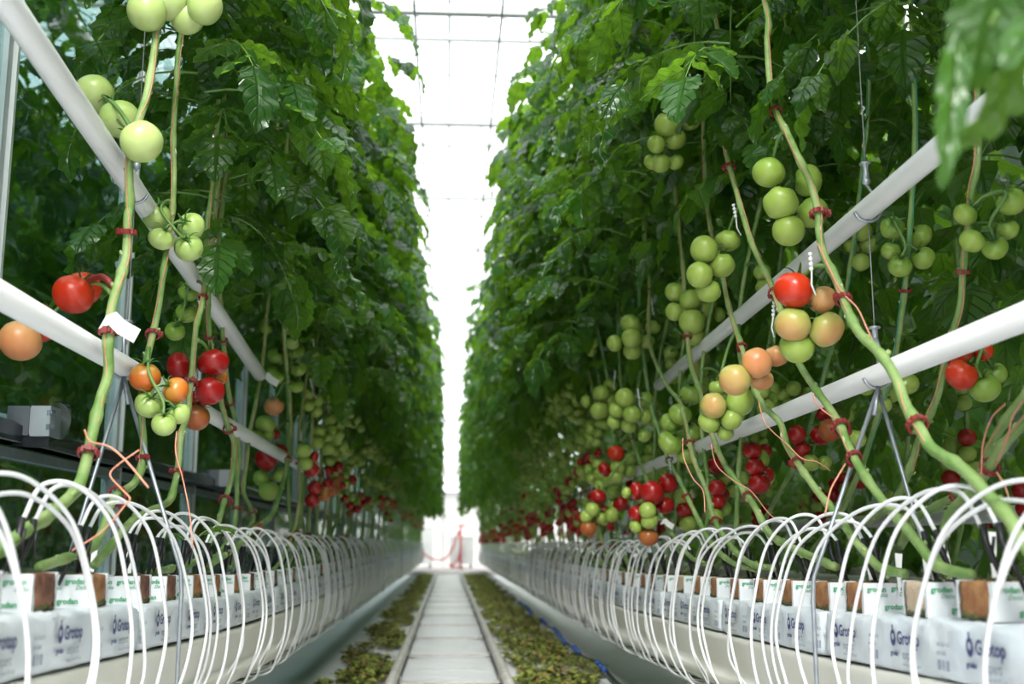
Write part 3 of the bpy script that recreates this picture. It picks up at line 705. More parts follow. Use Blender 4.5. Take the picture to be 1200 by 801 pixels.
B6, _, _ = traced_plant('tomato plant with small red fruit glimpsed under the lower white pipe', GB, XB + 0.1,
    [(800, 650), (822, 610), (845, 570), (865, 530), (880, 490), (893, 440), (905, 380), (915, 300), (925, 180)],
    [(878, 495, 0.0, [(876, 526, 18, 'R'), (896, 529, 19, 'R'), (885, 545, 18, 'G'), (900, 560, 17, 'G'), (870, 560, 17, 'G')], ''),
     (868, 525, 0.1, [(839, 545, 21, 'R'), (850, 560, 18, 'G'), (836, 568, 18, 'G'), (860, 575, 16, 'G')], ''),
     (895, 430, 0.0, [(905, 455, 17, 'G'), (918, 462, 17, 'G'), (930, 455, 18, 'G'), (945, 462, 17, 'G'), (925, 475, 16, 'G')], '')],
    1.9, r=0.0085, top=(1.25, 4.0), tint='twine_green')

# ------------------------------------------------------------------ generated plants
TS = random.Random(77)
def auto_truss(root, P, z, side, outward, n, cols, d0, lo):
    i = min(range(len(P)), key=lambda k: abs(P[k].z - z)); att = P[i]
    base = att + V((outward * TS.uniform(0.0, 0.07), TS.uniform(-0.10, 0.0), -0.05)); toms = []
    for k in range(n):
        row, cc = divmod(k, 2)
        p = base + V((TS.uniform(-.012, .012), (cc - 0.5) * d0 * 0.95 + TS.uniform(-.01, .01), -row * d0 * 0.8 - cc * d0 * 0.35)) + V((outward * (0.02 if cc else -0.015), 0, 0))
        toms.append((p, d0 * TS.uniform(0.82, 1.1), TS.choice(cols)))
    put_truss(root, att, toms, lo=lo, hook=(not lo and TS.random() < 0.6))

def auto_plant(side, y, outward, zb, label, group, lo, fol, trusses=True, lean=1, x0=None, clip=True, spread=0.10, fruit_z=None):
    x0 = XC[side] if x0 is None else x0
    aisle = -1 if x0 > 0 else 1                       # +1: aisle lies towards +x
    o = outward                                       # towards the aisle (+) or away (-), in world x
    zt = ztop(side, y); j = lambda a: TS.uniform(-a, a)
    P0 = [V((x0, y, zt - 0.01)), V((x0 + o * .03, y + lean * (.10 + j(.03)), zt + .03)), V((x0 + o * .045 + j(.01), y + lean * (.26 + j(.04)), zt + .12 + j(.02))),
          V((x0 + o * .05 + j(.015), y + lean * (.36 + j(.03)), zt + .30)), V((x0 + o * .055 + j(.015), y + lean * (.42 + j(.05)), zt + .62)),
          V((x0 + o * .07, y + lean * (.47 + j(.05)), 1.55)), V((x0 + o * spread, y + lean * .5, 2.4)), V((x0 + o * spread * 1.3, y + lean * .52, 3.3))]
    N_PL[0] += 1; sd = N_PL[0]
    root = empty('tomato_plant', P0[0].copy()); tag(root, label, 'plant', group)
    me, P, rad = stem_mesh(P0, TS.uniform(.0085, .0105), knots=not lo, n=6 if lo else 8, seed=sd)
    s = link('stem', me, root); s.location = -root.location
    link('foliage', fol, root, V((x0 + o * spread, y + lean * .5, zb)) - root.location, Quaternion((0, 0, 1), TS.uniform(0, 6.28)), TS.uniform(.94, 1.06))
    if clip:
        for q in (0.3, 0.5): put_clip(root, P, rad, int(len(P) * q))
    if not lo: put_twine(root, P, int(len(P) * 0.3), len(P) - 8, seed=sd, mt='twine' if side < 0 else TS.choice(['twine', 'twine_green']))
    if trusses:
        if side < 0: plan = [(1.12, 'RRGkG', 4), (1.38, 'GGGG', 4), (1.64, 'GG', 4)]
        else: plan = [(0.96, 'RRRGGk', 5), (1.20, 'GGGGR', 5), (1.48, 'GGG', 5), (1.76, 'GG', 5)]
        if fruit_z: plan = fruit_z
        for (z, cols, n) in plan:
            if TS.random() < (0.72 if side < 0 else 0.9): auto_truss(root, P, z + TS.uniform(-.10, .10), side, o, n - TS.randint(0, 2), cols, TS.uniform(.062, .076), lo)
    return root

# one-mesh-per-part copies for the far rows: fruit stays inside the truss mesh
def far_truss_mesh(seed, side):
    rnd = random.Random(seed); mb = MB()
    plan = [(0.58, 'RrGkG', 4), (0.82, 'GGk', 5), (1.05, 'GG', 5)] if side < 0 else [(0.36, 'RRrG', 6), (0.62, 'GGGR', 6), (0.88, 'GG', 6), (1.15, 'GG', 6)]
    names = ['G', 'R', 'r', 'k', 'petiole']
    for (z, cols, n) in plan:
        by = rnd.uniform(.30, .45); z += rnd.uniform(-.1, .1)
        mb.tube([(0.05, by, z + .08), (0.08, by - .03, z + .04), (0.09, by - .05, z - .1)], .005, 5, 4)
        for k in range(n):
            r, c = divmod(k, 2); d = rnd.uniform(.055, .075); ce = V((0.09 + rnd.uniform(-.03, .03), by - .05 + (c - .5) * .065, z - r * .055 - c * .02))
            m = names.index(rnd.choice(cols)); b = len(mb.v)
            mb.lathe([(d * .5 * math.sin(PI * i / 6) + 1e-5, d * .44 * math.cos(PI * i / 6)) for i in range(7)], 9, m, Matrix.Translation(ce))
    return mb.mesh('far_truss_mesh', names)
FT = {s: [far_truss_mesh(900 + i, s) for i in range(5)] for s in (-1, 1)}
def far_stem_mesh(seed):
    rnd = random.Random(seed); j = lambda a: rnd.uniform(-a, a)
    P0 = [V((0, 0, -.01)), V((.03, .10, .03)), V((.045, .26, .12)), V((.05, .36 + j(.03), .30)), V((.055, .42, .62)), V((.07, .47, .95)), V((.10, .5, 1.8)), V((.13, .52, 2.7))]
    return stem_mesh(P0, .010, knots=False, n=5, seed=seed)[0]
FS = [far_stem_mesh(40 + i) for i in range(4)]
def far_plant(side, y, label, group, proto=[None]):
    root = empty('tomato_plant', V((XC[side], y, ztop(side, y)))); tag(root, label, 'plant', group)
    fl = Matrix.Scale(1, 4) if side < 0 else None
    for nm, me in (('stem', TS.choice(FS)), ('truss', TS.choice(FT[side]))):
        o = link(nm, me, root)
        if side > 0: o.scale = (-1, 1, 1)
    zb = (1.62 if side < 0 else 1.72)
    link('foliage', TS.choice(FOL_FAR), root, V(((0.17 if side < 0 else -0.24), .5, zb - root.location.z + TS.uniform(-.08, .05))), Quaternion((0, 0, 1), TS.uniform(0, 6.28)), TS.uniform(.95, 1.1))
    return root

COUNT = {}
def row_label(side, y, what):
    return '%s %s of %s' % (what, bay(side, y), ROW_NAME[side]), '%ss %s of %s' % (what, bay(side, y), ROW_NAME[side])

# glass-side row
y = 4.95; k = 0
while y < 12.0:
    k += 1
    lb = '%s leafy tomato plant behind the front seven in the glass-side row' % ORD[k - 1] if k <= 12 else None
    g = 'leafy tomato plants behind the front seven in the glass-side row'
    if lb is None: lb, g = row_label(-1, y, 'leafy tomato plant')
    auto_plant(-1, y, 1, 1.64 + TS.uniform(-.06, .06), lb, g, y > 6.5, TS.choice(FOL if y < 6.5 else FOL_MID), spread=0.13, clip=y < 8)
    y += 0.30 if y < 8 else 0.36
while y < ROW_END - 0.4:
    lb, g = row_label(-1, y, 'blurred tomato plant'); far_plant(-1, y, lb, g); y += 0.40 if y < 18 else 0.5
# row opposite the glass
y = 5.65; k = 0
while y < 12.5:
    k += 1
    lb = '%s leafy tomato plant behind the front seven in the row opposite the glass' % ORD[k - 1] if k <= 12 else None
    g = 'leafy tomato plants behind the front seven in the row opposite the glass'
    if lb is None: lb, g = row_label(1, y, 'leafy tomato plant')
    auto_plant(1, y, -1, 1.85 + TS.uniform(-.06, .06), lb, g, y > 7.0, TS.choice(FOL if y < 6.5 else FOL_MID), spread=0.21, clip=y < 8)
    y += 0.31 if y < 8 else 0.36
while y < ROW_END:
    lb, g = row_label(1, y, 'blurred tomato plant'); far_plant(1, y, lb, g); y += 0.40 if y < 18 else 0.5
# leafy plants trained to the far side of each gutter
for n_, y in enumerate([6.2, 6.8, 7.5, 8.3, 9.2]):
    auto_plant(-1, y, -1, 1.95, '%s leafy tomato plant on the wall side of the glass-side gutter' % ORD[n_], 'tomato plants trained on the wall side of the glass-side gutter',
               True, TS.choice(FOL_MID), trusses=False, lean=-1, spread=0.22, clip=False)
for n_, y in enumerate([4.2, 4.7, 5.2, 5.8, 6.4, 7.0, 7.7, 8.5, 9.4]):
    auto_plant(1, y, 1, 1.75, '%s leafy tomato plant on the far side of the gutter opposite the glass' % ORD[n_], 'leafy tomato plants on the far side of the gutter opposite the glass',
               True, TS.choice(FOL_MID), lean=-1, spread=0.26, clip=False, fruit_z=[(1.0, 'RRG', 5), (1.3, 'GGG', 5), (1.55, 'GG', 5)])
auto_plant(-1, 1.45, -1, 1.82, 'leafy tomato plant at the frame edge behind the steep upper white pipe', None, False, foliage_mesh('foliage_mesh_small', 1.3, 26, 0.27, 12, 5, seed=77, size=0.13), trusses=False, spread=0.26, clip=False, x0=-0.82)
# the same two rows carried on unseen beside the lens, added to shade the interior
for n_, y in enumerate([-1.6, -1.1, -0.6, -0.1, 0.4, 0.9]):
    auto_plant(1, y + .5, 1, 1.5, '%s unseen tomato plant beside the lens on the far side of the gutter opposite the glass' % ORD[n_], 'unseen tomato plants beside the lens', True, TS.choice(FOL_LOW), trusses=False, lean=-1, spread=0.30, clip=False)
for n_ in range(8):
    auto_plant(1, -1.4 + n_ * 0.5, -1, 1.2, '%s unseen tomato plant of the next row, level with the lens' % ORD[n_], 'unseen tomato plants of the next row level with the lens', True, TS.choice(FOL_LOW), trusses=False, x0=1.85, lean=-1, spread=0.12, clip=False)
# the next row beyond, seen between the stems
for n_ in range(26):
    y = 2.7 + 0.48 * (1.06 ** n_ - 1) / 0.06
    lb = '%s shaded tomato plant in the next row behind the white pipes' % ORD[n_] if n_ < 20 else 'distant shaded tomato plant in the next row behind the white pipes'
    auto_plant(1, y, -1, 1.25 + TS.uniform(-.15, .1), lb, 'shaded tomato plants in the next row behind the white pipes', True, TS.choice(FOL_LOW),
               x0=1.85, lean=-1, spread=0.12, clip=False, fruit_z=[(0.98, 'RRG', 6), (1.15, 'GGR', 6), (1.40, 'GG', 5)])
for n_ in range(15):
    y = 4.0 + n_ * 0.62
    lb = '%s tomato plant of the dark back row beyond the shaded one' % ORD[n_]
    auto_plant(1, y, -1, 0.40 + TS.uniform(-.1, .1), lb, 'tomato plants of the dark back row', True, TS.choice(FOL_LOW), x0=2.75, lean=-1, spread=0.05, clip=False,
               fruit_z=[(0.98, 'RRG', 5)])
# plants seen through the glass wall
for n_ in range(15):
    y = 3.9 + n_ * 0.62
    lb = '%s tomato plant seen through the glass wall' % ORD[n_]
    auto_plant(-1, y, 1, 0.85 + TS.uniform(-.15, .1), lb, 'tomato plants seen through the glass wall', True, TS.choice(FOL_LOW), x0=-2.15, spread=0.05, clip=False,
               fruit_z=[(1.5, 'gG', 4), (1.85, 'gG', 4), (1.2, 'GR', 3)])
for n_ in range(10):
    y = 6.0 + n_ * 0.85
    lb = '%s tomato plant of the farther row through the glass wall' % ORD[n_]
    auto_plant(-1, y, 1, 0.45, lb, 'tomato plants of the farther row through the glass wall', True, TS.choice(FOL_LOW), x0=-3.1, spread=0.05, clip=False, trusses=False)

# close plant whose leaf hangs into the frame, far out of focus
def close_plant():
    random.seed(42); mb = MB()
    root = empty('tomato_plant', V((0.90, 0.78, 0.65))); L = root.location
    tag(root, 'tomato plant close to the lens whose blurred leaf hangs over the upper white pipe', 'plant')
    st, P, rad = stem_mesh([V((0.90, 0.78, 0.65)), V((0.89, 0.9, 0.9)), V((0.86, 1.0, 1.4)), V((0.82, 1.05, 2.0)), V((0.8, 1.1, 2.9))], 0.011, seed=3)
    s = link('stem', st, root); s.location = -L
    Y = 1.04
    a, b = V((0.85, 1.05, 1.55)), on_y(1195, -40, Y)
    mb.tube([a, a.lerp(b, .5) + V((0, 0, .03)), b, on_y(1160, 30, Y)], [.005, .004, .003, .002], 6, 1)
    cd = (CAM - b).normalized()
    def lf(p0, p1, w, droop, fold, r_, tilt=V((0, 0, 0)), y0=Y, y1=Y):
        A, B = on_y(*p0, y0), on_y(*p1, y1)
        leaflet(mb, A, B - A, cd + tilt, (B - A).length, w, droop, fold, 12, 7, r_, 1.0)
    lf((1175, -40), (1130, 92), .076, .5, .1, .4, V((0, 0, .9)))
    lf((1120, 40), (1112, 210), .030, .25, .3, .8, V((.3, 0, .3)), Y, Y - .03)
    lf((1206, 58), (1152, 172), .088, .35, .15, .0, V((.1, 0, -.75)), Y + .03, Y - .02)  # darkest leaf tone paints in the shade of its unlit underside
    lf((1225, 15), (1178, 62), .04, .4, .2, .8, V((-.2, 0, .5)), Y - .05, Y - .08)
    o = link('foliage', mb.mesh('close_leaf_mesh', ['leaf', 'petiole'], uv=True), root); o.location = -L
close_plant()

# ------------------------------------------------------------------ gutters, slabs, cubes
def ylist(a, b):
    out, y = [], a
    while y < b: out.append(y); y += 0.15 if y < 9 else 1.0
    return out + [b]
for side in (-1, 1):
    hp = [(.090, 0), (.106, -.004), (.104, -.02), (.098, -.095), (.094, -.112), (.118, -.120), (.124, -.126), (.124, -.150), (.118, -.156), (.08, -.158)]
    prof = [(XG[side] + a, b) for a, b in hp] + [(XG[side] - a, b) for a, b in reversed(hp)]
    mb = MB(); mb.sweep(prof, ylist(0.55, ROW_END), lambda y: ztop(side, y) - CUBE_H - SLAB_H, 0)
    me = mb.mesh('gutter_mesh', ['gutter'])
    root = link('growing_gutter', me)
    tag(root, 'long cream growing gutter running beside the glass wall' if side < 0 else 'long cream growing gutter across the track from the glass wall', 'gutter', 'growing gutters')
    for q in (0.55, ROW_END):
        m2 = MB(); z = ztop(side, q) - CUBE_H - SLAB_H; e = -0.004 if q < 1 else 0.004
        m2.box((XG[side] - .124, min(q, q + e), z - .158), (XG[side] + .124, max(q, q + e), z + 0.004)); link('end_cap', m2.mesh('end_cap_mesh', ['gutter'], smooth=False), root)
    # drip supply hose slung under the aisle edge of the gutter
    s = -side
    mb = MB(); xs = XG[side] + s * 0.06
    mb.tube([(xs + s * 0.01 * math.sin(y * 3), y, ztop(side, y) - .362 - .003 * math.sin(y * 2.1)) for y in ylist(0.6, ROW_END - .3)], 0.010, 8)
    o = link('supply_hose', mb.mesh('supply_hose_mesh', ['black']))
    tag(o, 'black supply hose slung under ' + GUT_NAME[side], 'hose', 'drip supply hoses')

for x0, side, lab in ((1.85, 1, 'cream gutter of the next row, low behind the stems'), (2.75, 1, 'cream gutter of the dark back row'), (-2.15, -1, 'cream gutter seen through the glass wall'), (-3.1, -1, 'cream gutter of the farther row through the glass wall')):
    prof = [(x0 + a, b) for a, b in [(-.10, 0), (-.10, -.11), (-.124, -.126), (-.124, -.15), (.124, -.15), (.124, -.126), (.10, -.11), (.10, 0)]]
    mb = MB(); mb.sweep(prof, ylist(-2.0, 28), lambda y: ztop(side, y) - .012, 0)
    tag(link('growing_gutter', mb.mesh('gutter_far_mesh', ['gutter'], smooth=False)), lab, 'gutter', 'growing gutters')

# printed text
def text_mesh(body, size, matname, weight=0.0, shear=0.0):
    cu = bpy.data.curves.new('lettering', 'FONT'); cu.body = body; cu.size = size; cu.offset = weight; cu.shear = shear; cu.resolution_u = 3
    cu.align_x = 'LEFT'
    ob = bpy.data.objects.new('lettering', cu); COL.objects.link(ob)
    dg = bpy.context.evaluated_depsgraph_get(); dg.update()
    me = bpy.data.meshes.new_from_object(ob.evaluated_get(dg))
    vs = [v.co.copy() for v in me.vertices]; fs = [tuple(p.vertices) for p in me.polygons]
    bpy.data.objects.remove(ob); bpy.data.curves.remove(cu); bpy.data.meshes.remove(me)
    return vs, fs
def add_text(mb, body, size, M4, m, weight=0.0, shear=0.0):
    vs, fs = text_mesh(body, size, None, weight, shear); b = len(mb.v)
    mb.v += [M4 @ v for v in vs]
    for f in fs: mb.face([b + i for i in f], m)

def frame_m(org, xa, ya):
    xa, ya = V(xa), V(ya); za = xa.cross(ya)
    m = Matrix((xa, ya, za)).transposed().to_4x4(); m.translation = org; return m

# cube: brown aisle and back faces, white film wrapped round both ends, green print
def rough_box(mb, lo, hi, n, amp, seed, m=0, mtop=None):
    """box with subdivided, slightly uneven faces"""
    rnd = random.Random(seed); lo, hi = V(lo), V(hi); c = (lo + hi) / 2; h = (hi - lo) / 2; cache = {}
    def pt(i, j, k):
        key = (i, j, k)
        if key not in cache:
            p = V((lo.x + (hi.x - lo.x) * i / n, lo.y + (hi.y - lo.y) * j / n, lo.z + (hi.z - lo.z) * k / n))
            edge = sum(1 for q in (i, j, k) if q in (0, n))
            d = V(((p.x - c.x) / h.x, (p.y - c.y) / h.y, (p.z - c.z) / h.z)); p = p - V((d.x * h.x, d.y * h.y, d.z * h.z)) * (0.03 if edge > 1 else 0)
            p += V((rnd.uniform(-1, 1), rnd.uniform(-1, 1), rnd.uniform(-1, 1))) * amp
            cache[key] = len(mb.v); mb.v.append(p)
        return cache[key]
    for a in range(n):
        for b in range(n):
            mb.face((pt(a, b, 0), pt(a, b + 1, 0), pt(a + 1, b + 1, 0), pt(a + 1, b, 0)), m)
            mb.face((pt(a, b, n), pt(a + 1, b, n), pt(a + 1, b + 1, n), pt(a, b + 1, n)), m if mtop is None else mtop)
            mb.face((pt(a, 0, b), pt(a + 1, 0, b), pt(a + 1, 0, b + 1), pt(a, 0, b + 1)), m)
            mb.face((pt(a, n, b), pt(a, n, b + 1), pt(a + 1, n, b + 1), pt(a + 1, n, b)), m)
            mb.face((pt(0, a, b), pt(0, a, b + 1), pt(0, a + 1, b + 1), pt(0, a + 1, b)), m)
            mb.face((pt(n, a, b), pt(n, a + 1, b), pt(n, a + 1, b + 1), pt(n, a, b + 1)), m)

def cube_parts(side, kind):
    """origin: bottom centre"""
    s = -side; hx, hy, h = 0.050, 0.060, CUBE_H
    body = MB(); rough_box(body, (-hx, -hy + .002, 0), (hx, hy - .002, h), 6, 0.0014, kind)
    body.f, body.m = body.f, body.m
    rnd = random.Random(kind + 50)
    for k in range(9):      # dark root tips along the foot of the aisle face
        y = -hy + .012 + k * .0115; w = rnd.uniform(.002, .0045); z = rnd.uniform(.005, .016)
        body.tube([(s * hx, y, 0.0), (s * (hx + .0018), y + rnd.uniform(-.003, .003), z * .6), (s * hx, y, z)], [w, w * .8, .0006], 5, 1)
    # moss and stem foot on top
    for k in range(7):
        x, y = rnd.uniform(-.03, .03), rnd.uniform(-.04, .04)
        body.lathe([(.0002, .006), (.006, .004), (.010, 0), (.008, -.004)], 7, 1, Matrix.Translation((x, y, h)))
    wrap = MB(); ends = []
    for e in (-1, 1):
        y0 = e * hy
        n = 6
        b = len(wrap.v); ends.append(b)
        for i in range(n + 1):
            for kz in range(3):
                x = -hx - .0015 + (2 * hx + .003) * i / n
                wv = rnd.uniform(-.0012, .0012)
                wrap.v.append(V((x, y0 + e * (.0022 + wv), h * kz / 2 * 1.01)))
        for i in range(n):
            for kz in range(2):
                a = b + i * 3 + kz; q = (a, a + 3, a + 4, a + 1); wrap.face(q if e < 0 else q[::-1], 0)
        for sx in (-1, 1):     # the film turns a few millimetres round the corner
            b = len(wrap.v); x = sx * (hx + .0018); d = [rnd.uniform(.003, .011) for _ in range(4)]
            for kz in range(4):
                z = h * kz / 3; wrap.v += [V((x, y0 + e * .0022, z)), V((x, y0 - e * d[kz], z))]
            for kz in range(3):
                a = b + kz * 2; wrap.face((a, a + 1, a + 3, a + 2), 0)
    for i in range(6):
        wrap.face((ends[0] + i * 3, ends[1] + i * 3, ends[1] + i * 3 + 3, ends[0] + i * 3 + 3), 0)
    txt = MB(); yf = -hy - .0045
    def T(body_, size, x, z, w=0.0004, shear=0.0): add_text(txt, body_, size, frame_m(V((x, yf, z)), (1, 0, 0), (0, 0, 1)), 0, w, shear)
    if side < 0:
        T('grodan', .0145, .002, .046); T('Delta', .0115, .022, .035, 0, .3); T('grodan', .0145, -.012, .008); T('Delta', .0115, -.030, .035, 0, .3); T('grodan', .0145, -.049, .046)
    else:
        T('grodan', .0145, -.044, .046); T('Delta', .0115, -.026, .035, 0, .3); T('grodan', .0145, -.030 + .022, .010); T('grodan', .0145, .008, .048); T('Delta', .0115, .024, .037, 0, .3)
    mt = ('rockwool', 'rockwool_dark', 'rockwool_pale')[{0: 0, 1: 1, 2: 0, 3: 2}[kind]]
    return (body.mesh('rockwool_mesh', [mt, 'roots']), wrap.mesh('film_wrap_mesh', ['wrap'], smooth=False), txt.mesh('print_mesh', ['ink_green'], smooth=False))
CUBES = {(s, k): cube_parts(s, k) for s in (-1, 1) for k in range(4)}
def put_cube(side, y, kind, label, group, parts=3):
    root = empty('rockwool_cube', V((XC[side], y, ztop(side, y) - CUBE_H))); tag(root, label, 'rockwool cube', group)
    root.rotation_euler = (0, 0, TS.uniform(-.04, .04))
    b, w, t = CUBES[(side, kind)]
    o = link('rockwool_body', b, root); o2 = link('film_wrap', w, root)
    if parts > 2: link('printed_lettering', t, root)
    return root

def slab_parts(side):
    s = -side; L, hx, h = 0.975, 0.092, SLAB_H; n = 46; rnd = random.Random(3 + side); mb = MB()
    prof = []
    m = 28
    for j in range(m):
        a = 2 * PI * j / m; c, q = math.cos(a), math.sin(a)
        ex = 0.28
        prof.append((hx * math.copysign(abs(c) ** ex, c), h / 2 + h / 2 * math.copysign(abs(q) ** ex, q)))
    for i in range(n + 1):
        y = -L / 2 + L * i / n; e = min(1, (L / 2 - abs(y)) / .05); sc = 0.93 + 0.07 * e ** 0.5
        for j, (x, z) in enumerate(prof):
            w = .0022 * math.sin(y * 41 + j * 1.3) + .0016 * math.sin(y * 93 + j * 2.1 + 1) + rnd.uniform(-.0008, .0008)
            mb.v.append(V((x * (sc + w / hx) , y, h / 2 + (z - h / 2) * (0.97 + 0.03 * e) + (w * .8 if z > h * .2 else 0))))
    for i in range(n):
        for j in range(m):
            a, c = i * m + j, i * m + (j + 1) % m
            mb.face((a, a + m, c + m, c), 0)
    mb.face(list(range(m)), 0); mb.face([n * m + j for j in range(m)][::-1], 0)
    # welded fin at each end of the bag
    for e in (-1, 1):
        mb.box((-hx * .9, e * (L / 2) - .002, h * .45), (hx * .9, e * (L / 2) + .002, h * .58))
    tx = MB(); xf = s * (hx + .0052)
    for k in range(3):
        y0 = -.40 + k * .325
        ydir = -1 if side > 0 else 1      # letters read left to right from the aisle
        def F(dy, z): return frame_m(V((xf, (y0 + dy) if ydir > 0 else (-y0 - dy), z)), (0, ydir, 0), (0, 0, 1))
        # round swirl mark
        b = len(tx.v); M4 = F(0.014, .066); seg = 18
        for i in range(seg):
            a = 2 * PI * i / seg
            tx.v += [M4 @ V((.0125 * math.cos(a), .0125 * math.sin(a) * 1.25, 0)), M4 @ V((.0062 * math.cos(a) - .001, .0062 * math.sin(a) + .002, 0))]
        for i in range(seg):
            a, c = b + 2 * i, b + 2 * ((i + 1) % seg); tx.face((a, c, c + 1, a + 1), 0)
        tx.v += [M4 @ V(p) for p in ((-.003, .010, .0002), (.003, .010, .0002), (.003, .024, .0002), (-.003, .024, .0002))]; q = len(tx.v) - 4; tx.face((q, q + 1, q + 2, q + 3), 0)
        add_text(tx, 'Grotop', .033, F(.034, .056), 0, .0009)
        add_text(tx, 'grodan', .013, F(-.002, .034), 0, .0006); add_text(tx, 'expert', .024, F(.054, .030), 1, 0)
        add_text(tx, 'www.grodan101.com', .0095, F(.054, .017), 1, 0)
        add_text(tx, '100 x 20 x 7.5', .009, F(.21, .062), 1, 0.0002); add_text(tx, 'AO 36/40', .009, F(.21, .047), 1, 0.0002); add_text(tx, '||| || |||', .018, F(.21, .026), 0, 0.0004)
    return mb.mesh('slab_mesh', ['slab']), tx.mesh('slab_print_mesh', ['ink_navy', 'ink_grey'], smooth=False)
SLABS = {s: slab_parts(s) for s in (-1, 1)}
for side in (-1, 1):
    y, k = 0.62, 0
    while y + 1 < ROW_END:
        yc = y + .5; k += 1
        z0, z1 = ztop(side, y) - CUBE_H - SLAB_H, ztop(side, y + 1) - CUBE_H - SLAB_H
        o = link('growing_slab', SLABS[side][0], None, (XG[side] + (-side) * 0.012, yc, (z0 + z1) / 2)); o.rotation_euler = (math.atan2(z1 - z0, 1.0), 0, 0)
        if k <= 6: tag(o, '%s white growing slab from the front on %s' % (ORD[k - 1], GUT_NAME[side]), 'growing slab', 'growing slabs on ' + GUT_NAME[side])
        else: tag(o, 'white growing slab %s on %s' % (bay(side, yc), GUT_NAME[side]), 'growing slab', 'white growing slabs %s on %s' % (bay(side, yc), GUT_NAME[side]))
        if y < 14: t = link('printed_lettering', SLABS[side][1], o); t['label'] = 'navy and grey print'
        y += 1.0

# cube and tube positions, near ones read off the photograph
near = {-1: [on_x(p, 668, XF[-1]).y - .06 for p in (2, 67, 127, 178, 208, 238, 260, 283)],
        1: [on_x(p, 678, XF[1]).y + .06 for p in (1160, 1087, 1012, 971, 930)]}
near[-1] = [near[-1][0] - .33] + near[-1]; near[1] = [near[1][0] - .50, near[1][0] - .24] + near[1]
cube_y = {}
for side in (-1, 1):
    ys = list(near[side]); 
    while ys[-1] < ROW_END - .6: ys.append(ys[-1] + (0.28 + TS.uniform(-.03, .03)) * (1 if ys[-1] < 12 else 1.3))
    cube_y[side] = ys
    for k, y in enumerate(ys):
        kind = (1, 1, 1, 0, 1, 1, 0, 0, 0, 1)[k % 10] if side < 0 else (0, 0, 0, 3, 0, 2, 0, 0)[k % 8]
        if k < 12: lb, g = '%s film-wrapped rockwool cube from the front on %s' % (ORD[k], GUT_NAME[side]), 'front rockwool cubes on ' + GUT_NAME[side]
        else:
            lb = 'small rockwool cube %s on %s' % (bay(side, y), GUT_NAME[side]); g = 'rockwool cubes %s on %s' % (bay(side, y), GUT_NAME[side])
        put_cube(side, y, kind, lb, g, 3 if y < 8 else 2)

# white plant labels pushed into the cubes
for k, (px, X) in enumerate(((1165, .95), (1117, .97), (1086, .96), (1053, .95), (1021, .96), (107, -.78), (152, -.79))):
    sd = -1 if X < 0 else 1; b = on_x(px, 672, X); zt = ztop(sd, b.y)
    mb = MB(); h = (.085, .07, .08, .06, .055, .075, .06)[k]
    mb.box((-.008, -.0006, -.02), (.008, .0006, h)); mb.v = [V((v.x * (0.3 if v.z < -.01 else 1), v.y + v.z * .15, v.z)) for v in mb.v]
    o = link('plant_label', mb.mesh('plant_label_mesh', ['paper'], smooth=False), None, (X, b.y, zt)); o.rotation_euler = (0, (.08, -.2, .05, .1, -.06, .03, -.1)[k], 0)
    tag(o, ('tallest white plant label upright in a cube by the thickest stem', 'white plant label leaning beside a black stake in the turning-fruit cubes', 'third white plant label from the frame edge, opposite the glass',
            'fourth white plant label from the frame edge, opposite the glass', 'small white plant label farthest from the lens, opposite the glass', 'white plant label nearest the lens on the glass-side gutter',
            'second white plant label on the glass-side gutter')[k], 'plant label', 'white plant labels in the cubes')
# young side shoot at the foot of the sharply bent stem
random.seed(8); mb = MB(); q = on_x(222, 640, -0.74)
compound_leaf(mb, q, V((.4, .3, .3)), .10, .055, 8, 5, .5, .4); compound_leaf(mb, q, V((-.5, .3, .2)), .08, .05, 8, 5, .5, .3)
o = link('side_shoot', mb.mesh('side_shoot_mesh', ['leaf', 'petiole'], uv=True), L4); o.location = -L4.location

# drip tubes
def tube_proto(side, seed):
    rnd = random.Random(seed); s = -side; j = lambda a: rnd.uniform(-a, a)
    xf = (XG[side] + s * .118) - XC[side]            # aisle face, relative to the cube centre line
    xf += s * rnd.uniform(.010, .045)
    dy = rnd.uniform(.20, .42); pk = rnd.uniform(.110, .155)
    st = V((s * .012, 0.0, .075))
    pts = [st, st + V((s * .004, .008, .025)), V((s * .03, .05 + j(.01), pk)), V((xf * .55, dy * .42, pk - .002)), V((xf * .86, dy * .75, pk * .55)), V((xf, dy * .98, -.03)),
           V((xf + s * .008, dy * 1.10, -.14)), V((xf + s * .004, dy * 1.05 + j(.04), -.24)), V((xf - s * .015, dy * .75 + j(.05), -.310)), V((xf * .85, dy * .3 + j(.08), -.347)), V((XG[side] + s * .06 - XC[side], -.05 + j(.08), -.350))]
    a = MB(); a.tube(crom(pts, 6), 0.0041, 7)
    b = MB()
    foot = V((-s * .005, -.030 + j(.02), -.02))
    b.tube([foot, st + V((0, -.004, -.01)), st + V((0, .002, .02))], [.0035, .0068, .0072], 7); b.tube([st + V((.006, -.008, -.045)), st + V((.012, -.012, .0))], .003, 5)
    return a.mesh('drip_tube_mesh', ['white_plastic']), b.mesh('drip_stake_mesh', ['black'])
TP = {s: [tube_proto(s, 60 + i) for i in range(9)] for s in (-1, 1)}
def lo_tube(side, seed):
    me = tube_proto(side, seed)[0]; return me
